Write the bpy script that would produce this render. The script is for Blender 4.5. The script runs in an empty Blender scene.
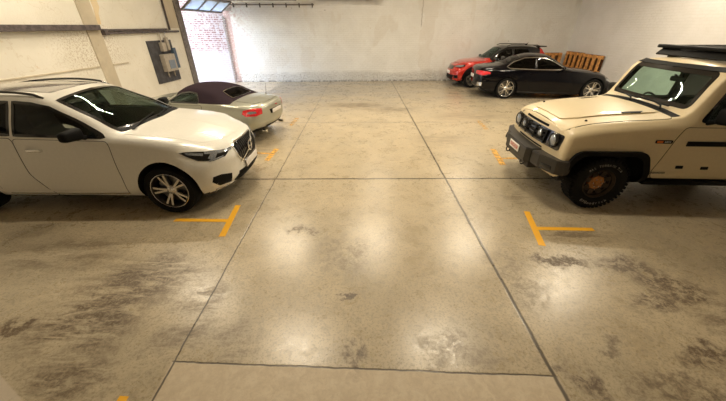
import bpy, bmesh, math, random
from mathutils import Vector, Matrix
from mathutils.bvhtree import BVHTree
random.seed(7)
PI = math.pi
COL = bpy.context.scene.collection

# ------------------------------------------------------------------ objects
def tag(o, label=None, cat=None, group=None, kind=None):
    if label: o['label'] = label
    if cat: o['category'] = cat
    if group: o['group'] = group
    if kind: o['kind'] = kind
    return o

def thing(name, label, cat, loc=(0, 0, 0), rz=0.0, group=None):
    o = bpy.data.objects.new(name, None)
    COL.objects.link(o)
    o.location = loc
    o.rotation_euler = (0, 0, rz)
    o.empty_display_size = 0.2
    return tag(o, label, cat, group)

def link_mesh(name, me, parent=None):
    o = bpy.data.objects.new(name, me)
    COL.objects.link(o)
    if parent is not None: o.parent = parent
    return o

def obj(name, bm, mats, parent=None, smooth=True, angle=35):
    bmesh.ops.recalc_face_normals(bm, faces=bm.faces[:])
    me = bpy.data.meshes.new(name)
    bm.to_mesh(me); bm.free()
    if not isinstance(mats, (list, tuple)): mats = [mats]
    for m in mats: me.materials.append(m)
    if smooth:
        me.polygons.foreach_set('use_smooth', [True] * len(me.polygons))
        me.set_sharp_from_angle(angle=math.radians(angle))
    return link_mesh(name, me, parent)

def copy_tree(o, parent=None):
    c = o.copy(); COL.objects.link(c)
    if parent is not None: c.parent = parent
    for ch in list(o.children): copy_tree(ch, c)
    return c

# ------------------------------------------------------------------ mesh helpers
def box(bm, x0, x1, y0, y1, z0, z1, bev=0.0, mi=0, seg=2):
    r = bmesh.ops.create_cube(bm, size=1.0)
    vs = r['verts']
    for v in vs:
        v.co = Vector(((x0 + x1) / 2 + v.co.x * (x1 - x0), (y0 + y1) / 2 + v.co.y * (y1 - y0), (z0 + z1) / 2 + v.co.z * (z1 - z0)))
    fs = set(f for v in vs for f in v.link_faces)
    if bev > 0:
        es = list(set(e for v in vs for e in v.link_edges))
        rr = bmesh.ops.bevel(bm, geom=es, offset=bev, segments=seg, affect='EDGES', profile=0.5)
        fs = set(f for v in rr['verts'] for f in v.link_faces) | set(rr['faces'])
        vs = list(set(v for f in fs for v in f.verts))
    for f in fs: f.material_index = mi
    return vs

def xform(vs, M):
    for v in vs: v.co = M @ v.co

def tube(bm, pts, r, n=8, mi=0, caps=True):
    pts = [Vector(p) for p in pts]
    rings = []
    for i, p in enumerate(pts):
        d = (pts[min(i + 1, len(pts) - 1)] - pts[max(i - 1, 0)]).normalized()
        a = Vector((0, 0, 1)) if abs(d.z) < .9 else Vector((1, 0, 0))
        s = d.cross(a).normalized(); t = s.cross(d)
        rr = r[i] if isinstance(r, (list, tuple)) else r
        rings.append([bm.verts.new(p + (s * math.cos(2 * PI * k / n) + t * math.sin(2 * PI * k / n)) * rr) for k in range(n)])
    for a, b in zip(rings, rings[1:]):
        for k in range(n):
            f = bm.faces.new((a[k], a[(k + 1) % n], b[(k + 1) % n], b[k])); f.material_index = mi
    if caps:
        for rg in (rings[0], rings[-1]):
            f = bm.faces.new(rg); f.material_index = mi

def lathe_y(bm, prof, n=40, mi=0, center=(0, 0, 0)):
    # prof: list of (radius, y) revolved about the y axis
    c = Vector(center); rings = []
    for r, y in prof:
        if r < 1e-5: rings.append([bm.verts.new(c + Vector((0, y, 0)))])
        else: rings.append([bm.verts.new(c + Vector((r * math.cos(2 * PI * k / n), y, r * math.sin(2 * PI * k / n)))) for k in range(n)])
    for a, b in zip(rings, rings[1:]):
        for k in range(n):
            k2 = (k + 1) % n
            if len(a) == 1 and len(b) == 1: continue
            if len(a) == 1: vs = (a[0], b[k], b[k2])
            elif len(b) == 1: vs = (a[k], a[k2], b[0])
            else: vs = (a[k], a[k2], b[k2], b[k])
            f = bm.faces.new(vs); f.material_index = mi

def prism(bm, pts, frame, a, b, mi=0):
    # frame maps (p, q, h) -> 3D ; pts in (p,q); extruded h from a to b
    A = [bm.verts.new(frame(p, q, a)) for p, q in pts]
    B = [bm.verts.new(frame(p, q, b)) for p, q in pts]
    n = len(pts)
    for k in range(n):
        f = bm.faces.new((A[k], A[(k + 1) % n], B[(k + 1) % n], B[k])); f.material_index = mi
    for rg in (A[::-1], B):
        f = bm.faces.new(rg); f.material_index = mi

def round_poly(pts, r=0.03, n=4):
    out = []
    N = len(pts)
    for i in range(N):
        p = Vector(pts[i]); a = Vector(pts[i - 1]); b = Vector(pts[(i + 1) % N])
        la, lb = (a - p).length, (b - p).length
        rr = min(r, la * .45, lb * .45)
        p0 = p + (a - p) / la * rr; p1 = p + (b - p) / lb * rr
        for k in range(n + 1):
            t = k / n
            out.append(tuple(p0 * (1 - t) ** 2 + p * 2 * t * (1 - t) + p1 * t * t))
    return out

def arc(cx, cy, r, a0, a1, n=24):
    return [(cx + r * math.cos(math.radians(a0 + (a1 - a0) * k / n)), cy + r * math.sin(math.radians(a0 + (a1 - a0) * k / n))) for k in range(n + 1)]

# ------------------------------------------------------------------ materials
class NT:
    def __init__(s, name):
        s.m = bpy.data.materials.new(name); s.m.use_nodes = True
        s.t = s.m.node_tree; s.t.nodes.clear()
        s.out = s.t.nodes.new('ShaderNodeOutputMaterial')
    def n(s, typ, ins=None, **kw):
        nd = s.t.nodes.new(typ)
        for k, v in kw.items(): setattr(nd, k, v)
        for k, v in (ins or {}).items(): s.set(nd, k, v)
        return nd
    def set(s, nd, k, v):
        inp = nd.inputs[k]
        if isinstance(v, bpy.types.NodeSocket): s.t.links.new(v, inp)
        elif isinstance(v, bpy.types.Node): s.t.links.new(v.outputs[0], inp)
        else:
            if inp.type == 'RGBA' and len(v) == 3: v = (*v, 1)
            inp.default_value = v
    def math(s, op, a, b=0.0, c=None, clamp=False):
        nd = s.n('ShaderNodeMath', {0: a, 1: b}, operation=op, use_clamp=clamp)
        if c is not None: s.set(nd, 2, c)
        return nd.outputs[0]
    def mix(s, f, a, b, mode='MIX'):
        nd = s.n('ShaderNodeMix', data_type='RGBA', blend_type=mode)
        s.set(nd, 0, f); s.set(nd, 6, a); s.set(nd, 7, b)
        return nd.outputs[2]
    def noise(s, vec, scale, detail=4, rough=.55, dist=0.0):
        return s.n('ShaderNodeTexNoise', {'Vector': vec, 'Scale': scale, 'Detail': detail, 'Roughness': rough, 'Distortion': dist}).outputs[0]
    def ramp(s, f, a, b, va=0.0, vb=1.0):
        return s.n('ShaderNodeMapRange', {0: f, 1: a, 2: b, 3: va, 4: vb}, interpolation_type='SMOOTHSTEP').outputs[0]
    def pos(s):
        return s.n('ShaderNodeTexCoord').outputs['Object']
    def sep(s, v):
        nd = s.n('ShaderNodeSeparateXYZ', {0: v}); return nd.outputs
    def scale(s, v, xyz):
        return s.n('ShaderNodeVectorMath', {0: v, 1: xyz}, operation='MULTIPLY').outputs[0]
    def bsdf(s, **ins):
        b = s.n('ShaderNodeBsdfPrincipled')
        for k, v in ins.items(): s.set(b, k.replace('_', ' '), v)
        s.t.links.new(b.outputs[0], s.out.inputs[0]); return b
    def bump(s, h, strength=.3, dist=.01):
        return s.n('ShaderNodeBump', {'Height': h, 'Strength': strength, 'Distance': dist}).outputs[0]

def simple(name, col, rough=.5, metal=0.0, coat=0.0, spec=.5, var=.04, bump=0.0, scale=30):
    t = NT(name); p = t.pos()
    nz = t.noise(p, scale, 3)
    c = t.mix(t.ramp(nz, .3, .7), tuple(max(0, x * (1 - var)) for x in col), tuple(min(1, x * (1 + var)) for x in col))
    b = t.bsdf(Base_Color=c, Roughness=rough, Metallic=metal, Coat_Weight=coat, Coat_Roughness=.05, Specular_IOR_Level=spec)
    if bump: t.set(b, 'Normal', t.bump(nz, bump, .004))
    return t.m

def emissive(name, col, strength, base=(.8, .8, .8)):
    t = NT(name)
    t.bsdf(Base_Color=base, Emission_Color=col, Emission_Strength=strength, Roughness=.4)
    return t.m

def glass(name, tint, refl=.9, fres=1.5, rt=(1, 1, 1)):
    t = NT(name); p = t.pos()
    nz = t.noise(p, 6, 2)
    tc = t.mix(nz, tuple(x * .92 for x in tint), tint)
    tr = t.n('ShaderNodeBsdfTransparent', {0: tc})
    gl = t.n('ShaderNodeBsdfGlossy', {0: (refl * rt[0], refl * rt[1], refl * rt[2]), 'Roughness': .03})
    gm = t.n('ShaderNodeNewGeometry')
    dt = t.n('ShaderNodeVectorMath', {0: gm.outputs['Normal'], 1: gm.outputs['Incoming']}, operation='DOT_PRODUCT').outputs['Value']
    f0 = ((fres - 1) / (fres + 1)) ** 2
    fr = t.math('ADD', f0, t.math('MULTIPLY', t.math('POWER', t.math('SUBTRACT', 1.0, t.math('ABSOLUTE', dt), clamp=True), 5.0), 1 - f0), clamp=True)
    mx = t.n('ShaderNodeMixShader', {0: fr, 1: tr, 2: gl})
    t.t.links.new(mx.outputs[0], t.out.inputs[0])
    return t.m

M = {}
M['white_paint'] = simple('white_car_paint', (.82, .80, .73), .28, 0, .7, var=.02)
M['cream_paint'] = simple('cream_car_paint', (.74, .62, .40), .38, 0, .35, var=.02)
M['black_paint'] = simple('black_car_paint', (.002, .002, .004), .12, 0, .12, .3, var=.1)
M['red_paint'] = simple('red_car_paint', (.50, .018, .008), .25, .2, .8, var=.04)
M['silver_paint'] = simple('champagne_silver_paint', (.40, .40, .33), .32, .5, .6, var=.03)
M['black_plastic'] = simple('black_plastic', (.004, .004, .004), .55, 0, 0, .15, bump=.2, scale=200)
M['gloss_black'] = simple('gloss_black', (.008, .008, .009), .12, coat=.6)
M['liner'] = simple('wheel_well_liner', (.006, .006, .006), .9)
M['bumper_steel'] = simple('powder_coated_steel', (.040, .037, .033), .42, .3, bump=.15, scale=120)
M['rubber'] = simple('tyre_rubber', (.005, .005, .005), .8, 0, 0, .25, bump=.3, scale=90)
M['alloy'] = simple('bright_alloy', (.72, .70, .66), .25, .9)
M['dark_alloy'] = simple('dark_alloy', (.03, .03, .03), .35, .6)
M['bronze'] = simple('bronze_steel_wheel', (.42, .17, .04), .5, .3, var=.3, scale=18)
M['shaded_bronze'] = simple('shadowed_bronze_rim', (.045, .028, .016), .5, .4, var=.3, scale=18)  # darker copy of the wheel bronze, shade of the outer rim in its colour
M['chrome'] = simple('chrome_trim', (.8, .8, .78), .12, 1.0)
M['disc'] = simple('brake_disc', (.25, .24, .23), .4, .9)
M['soft_top'] = simple('plum_canvas_soft_top', (.020, .010, .016), .85, 0, 0, .2, var=.15, bump=.3, scale=160)
M['interior'] = simple('dark_cabin_trim', (.030, .028, .026), .8)
M['seat'] = simple('dark_seat_fabric', (.06, .055, .05), .85, bump=.3, scale=120)
M['glass'] = glass('tinted_glass', (.86, .95, .91), .5, 1.5, (.86, 1, .94))
M['side_glass'] = glass('lightly_tinted_side_glass', (.55, .58, .56), .7, 1.5)
M['dark_glass'] = glass('privacy_glass', (.28, .28, .28), .6)
M['roof_glass'] = simple('panoramic_roof_glass', (.19, .175, .17), .12, 0, .8, var=.08, scale=4)
M['red_lens'] = simple('red_tail_lens', (.70, .02, .03), .12, 0, 1, var=.3, scale=60)
M['orange_lens'] = simple('orange_side_lens', (.85, .20, .02), .2, 0, .6)
M['lens'] = simple('clear_lamp_lens', (.34, .37, .41), .08, .5, 1, var=.25, scale=60)
M['white_plate'] = simple('number_plate_white', (.80, .76, .72), .4)
M['plate_ink'] = simple('number_plate_ink', (.55, .12, .08), .5)
M['white_ink'] = simple('white_tyre_lettering', (.75, .73, .68), .6)
M['black_ink'] = simple('black_lettering', (.02, .02, .02), .5)
M['sticker'] = simple('windscreen_disc_paper', (.70, .78, .35), .6, var=.3, scale=80)
M['wood'] = simple('orange_pine', (.62, .30, .09), .7, var=.35, scale=9)
M['shaded_wood'] = simple('shadowed_board', (.10, .045, .02), .8, var=.4, scale=9)  # darker copy of the pallet wood, shade between the slats in its colour

# ------------------------------------------------------------------ curves
def mono(pts):
    pts = sorted(pts); xs = [p[0] for p in pts]; ys = [p[1] for p in pts]; n = len(xs)
    if n == 1: return lambda x: ys[0]
    d = [(ys[i + 1] - ys[i]) / (xs[i + 1] - xs[i]) for i in range(n - 1)]
    m = [d[0]] + [0 if d[i - 1] * d[i] <= 0 else 2 * d[i - 1] * d[i] / (d[i - 1] + d[i]) for i in range(1, n - 1)] + [d[-1]]
    def f(x):
        if x <= xs[0]: return ys[0]
        if x >= xs[-1]: return ys[-1]
        i = max(k for k in range(n - 1) if xs[k] <= x)
        h = xs[i + 1] - xs[i]; t = (x - xs[i]) / h
        return (ys[i] * (2 * t ** 3 - 3 * t ** 2 + 1) + m[i] * h * (t ** 3 - 2 * t ** 2 + t) + ys[i + 1] * (-2 * t ** 3 + 3 * t ** 2) + m[i + 1] * h * (t ** 3 - t ** 2))
    return f

def smooth(a, b, x):
    t = min(1, max(0, (x - a) / (b - a))); return t * t * (3 - 2 * t)

def section(S, u, inset=0.0):
    g = lambda k: S[k](u)
    zb, W, zm, ys, zs, yt, zt, zc, zl, yr = [g(k) for k in ('zb', 'W', 'zm', 'ys', 'zs', 'yt', 'zt', 'zc', 'zl', 'yr')]
    K = [(0, zb), (yr, zb), (W * .985, zl), (W, zm), (ys, zs), (yt, zt), (yt * .5, zt + .8 * (zc - zt)), (0, zc)]
    rad = [0, .05, .08, .16, S['rs'](u), S['rt'](u), .5, 0]
    K = [Vector(p) for p in K]
    segn = [3, 1, 2, 4, 4, 2, 2]
    out = [K[0]]; cur = K[0]
    for i in range(1, 8):
        p = K[i]
        if i < 7:
            a = K[i - 1]; b = K[i + 1]
            la = max(1e-6, (a - p).length); lb = max(1e-6, (b - p).length)
            sa = min(rad[i], la * .45); sb = min(rad[i], lb * .45)
            p0 = p + (a - p) / la * sa; p1 = p + (b - p) / lb * sb
        else: p0 = p
        for k in range(1, segn[i - 1] + 1): out.append(cur.lerp(p0, k / (segn[i - 1] + 0)))
        if i < 7:
            for k in range(1, 5):
                t = k / 4; out.append(p0 * (1 - t) ** 2 + p * 2 * t * (1 - t) + p1 * t * t)
            cur = p1
    if inset:
        zmid = (zb + zc) / 2
        out = [Vector((max(0, q.x - inset) if q.x > 0 else 0, max(zb + .10, q.y - inset * (1 if q.y > zmid else -1)))) for q in out]
    return out

def loft(S, us, fr=None, rr=None, inset=0.0, deform=True):
    """closed lofted solid. fr/rr front/rear edge fillet radii"""
    rings = []
    def ring(u, sc_y=1, sc_z=1, useu=None):
        half = section(S, u, inset)
        zmid = (half[0].y + half[-1].y) / 2
        h = [(q.x * sc_y, zmid + (q.y - zmid) * sc_z) for q in half]
        full = h + [(-y, z) for y, z in reversed(h[1:-1])]
        uu = u if useu is None else useu
        return [Vector((uu, y, z)) for y, z in full]
    def caps(u, r, sgn):
        W = S['W'](u); hz = max(.1, (S['zc'](u) - S['zb'](u)) / 2)
        out = []
        uc = u - sgn * r
        for k in range(1, 7):
            th = PI / 2 * k / 6
            d = r * (1 - math.cos(th))
            out.append(ring(u, 1 - d / W, 1 - d / hz, uc + sgn * r * math.sin(th)))
        s0y, s0z = 1 - r / W, 1 - r / hz
        for k in range(1, 8):
            t = 1 - k / 8
            out.append(ring(u, s0y * t, s0z * t, u))
        return out
    uR, uF = us[0], us[-1]
    if rr: rings += caps(uR, rr, -1)[::-1]
    rings += [ring(u) for u in us if (not rr or u > uR + rr * .98) and (not fr or u < uF - fr * .98)]
    if fr: rings += caps(uF, fr, 1)
    if deform:
        for rg in rings:
            for v in rg:
                w = smooth(S['uF'] - S['Lf'], S['uF'], v.x)
                w2 = smooth(-S['uR'] - S['Lr'], -S['uR'], -v.x)
                v.x += w * S['fdef'](abs(v.y), v.z) + w2 * S['rdef'](abs(v.y), v.z)
    n = len(rings[0])
    verts = [v for rg in rings for v in rg]; faces = []
    for i in range(len(rings) - 1):
        for k in range(n):
            a = i * n + k; b = i * n + (k + 1) % n
            faces.append((a, b, b + n, a + n))
    c0 = len(verts); verts.append(sum(rings[0], Vector()) / n); verts.append(sum(rings[-1], Vector()) / n)
    for k in range(n):
        faces.append((c0, (k + 1) % n, k))
        o = (len(rings) - 1) * n
        faces.append((c0 + 1, o + k, o + (k + 1) % n))
    return verts, faces

def boolean(me, cutter_bm, solver='EXACT'):
    bmesh.ops.recalc_face_normals(cutter_bm, faces=cutter_bm.faces[:])
    cm = bpy.data.meshes.new('tmp'); cutter_bm.to_mesh(cm); cutter_bm.free()
    a = bpy.data.objects.new('tmp_a', me); b = bpy.data.objects.new('tmp_b', cm)
    COL.objects.link(a); COL.objects.link(b)
    md = a.modifiers.new('b', 'BOOLEAN'); md.operation = 'DIFFERENCE'; md.object = b; md.solver = solver
    dg = bpy.context.evaluated_depsgraph_get(); dg.update()
    res = bpy.data.meshes.new_from_object(a.evaluated_get(dg), depsgraph=dg)
    bpy.data.objects.remove(a); bpy.data.objects.remove(b); bpy.data.meshes.remove(cm); bpy.data.meshes.remove(me)
    return res

SIDE = lambda p, q, h: Vector((p, h, q))
TOP = lambda p, q, h: Vector((p, q, h))
FRONT = lambda p, q, h: Vector((h, p, q))

class Car:
    def __init__(s, root, spec, paint):
        s.root = root; s.spec = spec; s.paint = paint
        S = {}
        for k, v in spec['curves'].items(): S[k] = mono(v) if isinstance(v, list) else (lambda x, v=v: v)
        if 'yr' not in S: S['yr'] = lambda u: S['W'](u) - .10
        for k in ('uF', 'uR', 'Lf', 'Lr', 'fdef', 'rdef'): S[k] = spec[k]
        s.S = S
        us = []; u = S['uR']
        while u < S['uF'] - .001: us.append(u); u += .045
        us.append(S['uF'])
        V, F = loft(S, us, spec['fr'], spec['rr'])
        s.bvh = BVHTree.FromPolygons(V, F)
        me = bpy.data.meshes.new('car_body'); me.from_pydata(V, [], F)
        bm = bmesh.new(); bm.from_mesh(me); bmesh.ops.recalc_face_normals(bm, faces=bm.faces[:]); bm.to_mesh(me); bm.free()
        # cabin cavity
        c0, c1 = spec['cabin']
        cu = [c0 + (c1 - c0) * k / 40 for k in range(41)]
        cv, cf = loft(S, cu, None, None, inset=.045, deform=False)
        cb = bmesh.new(); bv = [cb.verts.new(v) for v in cv]
        for f in cf: cb.faces.new([bv[i] for i in f])
        me = boolean(me, cb)
        # wheel wells
        cb = bmesh.new()
        for wu in (0, -spec['WB']):
            for sg in (-1, 1):
                y0, y1 = sorted((sg * (spec['Wmax'] - .30), sg * 1.4))
                prism(cb, [(wu + p, q) for p, q in spec['arch']], SIDE, y0, y1)
        me = boolean(me, cb)
        for w in spec['windows']:
            cb = bmesh.new()
            prism(cb, w['poly'], {'side': SIDE, 'top': TOP, 'front': FRONT}[w['view']], *w['range'])
            me = boolean(me, cb)
        if spec.get('cuts'):
            b0 = bmesh.new(); b0.from_mesh(me)
            for co_, no_ in spec['cuts']: bmesh.ops.bisect_plane(b0, geom=b0.verts[:] + b0.edges[:] + b0.faces[:], plane_co=co_, plane_no=no_)
            b0.to_mesh(me); b0.free()
        # material regions
        me.materials.clear(); me.materials.append(paint); me.materials.append(M['liner'])
        reg = spec.get('region'); mats = [paint, M['liner']]
        if reg: me.materials.append(spec['region_mat'])
        for p in me.polygons:
            c = p.center
            d = s.bvh.find_nearest(c)
            i = 0
            if d[3] > .010: i = 1
            elif p.normal.z < -.6 and c.z < S['zb'](c.x) + .12: i = 1
            elif reg and reg(c): i = 2
            p.material_index = i
        me.polygons.foreach_set('use_smooth', [True] * len(me.polygons))
        me.set_sharp_from_angle(angle=math.radians(30))
        if reg and spec.get('split'):
            b1 = bmesh.new(); b1.from_mesh(me); b2 = b1.copy()
            bmesh.ops.delete(b1, geom=[f for f in b1.faces if f.material_index == 2], context='FACES')
            bmesh.ops.delete(b2, geom=[f for f in b2.faces if f.material_index != 2], context='FACES')
            m2 = me.copy(); b1.to_mesh(me); b2.to_mesh(m2); b1.free(); b2.free()
            link_mesh(spec['split'], m2, root)
        s.body = link_mesh('car_body', me, root)

    def hit(s, o, d):
        h = s.bvh.ray_cast(o, d)
        if h[0] is None:
            h = s.bvh.find_nearest(o + d * 3)
        return h
    def proj(s, view, a, b, sg=1):
        if view == 'side': return s.hit(Vector((a, sg * 3, b)), Vector((0, -sg, 0)))
        if view == 'front': return s.hit(Vector((4, a, b)), Vector((-1, 0, 0)))
        if view == 'rear': return s.hit(Vector((-8, a, b)), Vector((1, 0, 0)))
        if view == 'top': return s.hit(Vector((a, b, 4)), Vector((0, 0, -1)))
    def plate(s, bm, poly, view, sg=1, off=.004, thick=.008, mi=0, res=.05, frame3=None):
        """solid plate whose outline is poly (2D in a view, or 3D points when view is '3d')"""
        if view == '3d':
            P = [Vector((p[0], p[1] * (sg if sg else 1), p[2])) for p in poly]
            nrm = Vector()
            c = sum(P, Vector()) / len(P)
            for i in range(len(P)): nrm += (P[i] - c).cross(P[(i + 1) % len(P)] - c)
            nrm.normalize()
            out = Vector((c.x - s.spec['mid'], c.y, .25 * (c.z - .5)))
            if nrm.dot(out) < 0: nrm = -nrm
            ex = nrm.orthogonal().normalized(); ey = nrm.cross(ex)
            pl = [((p - c).dot(ex), (p - c).dot(ey)) for p in P]
            cast = lambda a, b: s.bvh.ray_cast(c + ex * a + ey * b + nrm * 1.2, -nrm)
            near = lambda a, b: s.bvh.find_nearest(c + ex * a + ey * b)
            def pr(a, b):
                h = cast(a, b)
                return h if h[0] is not None else near(a, b)
        else:
            pl = poly; pr = lambda a, b: s.proj(view, a, b, sg)
        t = bmesh.new()
        vs = [t.verts.new((p, q, 0)) for p, q in pl]
        f = t.faces.new(vs)
        bmesh.ops.triangulate(t, faces=[f])
        xs = [p for p, q in pl]; ys = [q for p, q in pl]
        for ax, lo, hi in ((0, min(xs), max(xs)), (1, min(ys), max(ys))):
            n = int((hi - lo) / res)
            for k in range(1, n + 1):
                co = [0, 0, 0]; no = [0, 0, 0]; co[ax] = lo + (hi - lo) * k / (n + 1); no[ax] = 1
                bmesh.ops.bisect_plane(t, geom=t.verts[:] + t.edges[:] + t.faces[:], plane_co=co, plane_no=no)
        bmesh.ops.triangulate(t, faces=t.faces[:])
        top = {}; bot = {}
        for v in t.verts:
            h = pr(v.co.x, v.co.y); n = h[1]
            if n.dot(h[0] - Vector((s.spec['mid'], 0, .5))) < 0: n = -n
            top[v] = bm.verts.new(h[0] + n * off); bot[v] = bm.verts.new(h[0] + n * (off - thick))
        for f in t.faces:
            a = bm.faces.new([top[v] for v in f.verts]); a.material_index = mi
            a = bm.faces.new([bot[v] for v in reversed(f.verts)]); a.material_index = mi
        for e in t.edges:
            if len(e.link_faces) == 1:
                a, b = e.verts
                q = bm.faces.new([top[a], top[b], bot[b], bot[a]]); q.material_index = mi
        t.free()
    def strip(s, bm, pts, w, view, sg=1, off=.004, thick=.006, mi=0, closed=False, step=.05):
        pts = [Vector(p) for p in pts]
        if closed: pts = pts + [pts[0]]
        P = [pts[0]]
        for a, b in zip(pts, pts[1:]):
            n = max(1, int((b - a).length / step))
            for k in range(1, n + 1): P.append(a.lerp(b, k / n))
        N = len(P); L = []
        for i, p in enumerate(P):
            a = P[i - 1] if i > 0 else (P[-2] if closed else P[0])
            b = P[i + 1] if i < N - 1 else (P[1] if closed else P[-1])
            d = (b - a); d = d.normalized() if d.length > 1e-6 else Vector((1, 0))
            nn = Vector((-d.y, d.x)) * w / 2
            row = []
            for q in (p + nn, p - nn):
                h = s.proj(view, q.x, q.y, sg); n = h[1]
                if n.dot(h[0] - Vector((s.spec['mid'], 0, .5))) < 0: n = -n
                row += [bm.verts.new(h[0] + n * off), bm.verts.new(h[0] + n * (off - thick))]
            L.append(row)
        for r1, r2 in zip(L, L[1:]):
            for i, j in ((0, 2), (2, 3), (3, 1), (1, 0)):
                f = bm.faces.new((r1[i], r1[j], r2[j], r2[i])); f.material_index = mi
        if not closed:
            for r in (L[0], L[-1]):
                f = bm.faces.new((r[0], r[2], r[3], r[1])); f.material_index = mi
    def part(s, name, mats, polys, view='side', sgs=(1,), off=.004, thick=.008, res=.06, parent=None, label=None):
        bm = bmesh.new()
        for sg in sgs:
            for p in polys: s.plate(bm, p, view, sg, off, thick, 0, res)
        o = obj(name, bm, mats, parent or s.root, angle=40)
        if label: o['label'] = label
        return o
    def door(s, poly, sg, handle, name='door', hmat='chrome', gap=.007):
        bm = bmesh.new()
        c = Vector((sum(p[0] for p in poly) / len(poly), sum(p[1] for p in poly) / len(poly)))
        big = [tuple(Vector(p) + (Vector(p) - c).normalized() * gap * 1.3) for p in poly]
        s.plate(bm, big, 'side', sg, .0012, .004, 1, .07)
        s.plate(bm, poly, 'side', sg, .004, .006, 0, .07)
        d = obj(name, bm, [s.paint, M['liner']], s.root, angle=40)
        if handle:
            hu, hz = handle
            h0 = s.proj('side', hu, hz, sg)[0]
            hb = bmesh.new()
            box(hb, h0.x - .10, h0.x + .10, h0.y - .018 + sg * .028, h0.y + .018 + sg * .028, hz - .016, hz + .016, .012)
            for dx in (-.085, .085): box(hb, h0.x + dx - .012, h0.x + dx + .012, h0.y - .02, h0.y + .02 + sg * .01, hz - .012, hz + .012)
            obj('door_handle', hb, M[hmat], d)
        return d

    def seats(s, rows, rhd=-.37, dash=None, wheel=None, seatw=.25):
        for u, ys, zf in rows:
            for y in ys:
                bm = bmesh.new()
                v = box(bm, u - .05, u + .46, y - seatw, y + seatw, zf, zf + .20, .05, 0, 3)
                v = box(bm, -.07, .07, y - seatw * .96, y + seatw * .96, 0, .62, .05, 0, 3)
                xform(v, Matrix.Translation((u - .02, 0, zf + .12)) @ Matrix.Rotation(-.28, 4, 'Y'))
                v = box(bm, -.05, .05, y - .13, y + .13, .64, .82, .04, 0, 3)
                xform(v, Matrix.Translation((u - .02, 0, zf + .12)) @ Matrix.Rotation(-.25, 4, 'Y'))
                obj('seat', bm, M['seat'], s.root)
        if dash:
            u0, u1, z0, z1, hw = dash
            bm = bmesh.new(); box(bm, u0, u1, -hw, hw, z0, z1, .06, 0, 3)
            box(bm, u0 - .06, u0 + .05, rhd - .19, rhd + .19, z1 - .16, z1 + .03, .03, 0, 2)
            obj('dashboard', bm, M['interior'], s.root)
        if wheel:
            u, z = wheel
            bm = bmesh.new(); Mx = Matrix.Translation((u, rhd, z)) @ Matrix.Rotation(-1.15, 4, 'Y')
            pts = [Mx @ Vector((.185 * math.cos(a), .185 * math.sin(a), 0)) for a in [2 * PI * k / 24 for k in range(25)]]
            tube(bm, pts, .016, 8)
            for a in (0, 2.1, 4.2): tube(bm, [Mx @ Vector((0, 0, -.02)), Mx @ Vector((.185 * math.cos(a + PI), .185 * math.sin(a + PI), 0))], .018, 6)
            tube(bm, [Mx @ Vector((0, 0, 0)), Mx @ Vector((0, 0, -.25))], .03, 8)
            obj('steering_wheel', bm, M['interior'], s.root)

def mirror(car, u, y, z, sg, mat, size=(.10, .24, .16), arm=None):
    bm = bmesh.new()
    a, b, c = size
    vs = box(bm, -a / 2, a / 2, -b / 2, b / 2, -c / 2, c / 2, min(a, c) * .38, 0, 4)
    for v in vs:   # housing tapers to its outer end and bulges forward
        t = (v.co.y * sg + b / 2) / b
        v.co.z *= 1 - .28 * t; v.co.x = v.co.x * (1 - .2 * t) - .05 * t
    xform(vs, Matrix.Translation((u, sg * y, z)))
    yb = sg * (y - b / 2)
    tube(bm, [(u + .02, yb - sg * .10, z - c * .55), (u + .01, yb - sg * .02, z - c * .40), (u, yb + sg * .05, z - c * .2)], [.035, .03, .035], 8)
    m = obj('wing_mirror', bm, M[mat], car.root)
    g = bmesh.new(); vs = box(g, -.004, .004, -b * .38, b * .38, -c * .34, c * .34, .003)
    xform(vs, Matrix.Translation((u - a * .5 - .012, sg * (y - .01), z)))
    obj('mirror_glass', g, M['chrome'], m)
    return m

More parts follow.
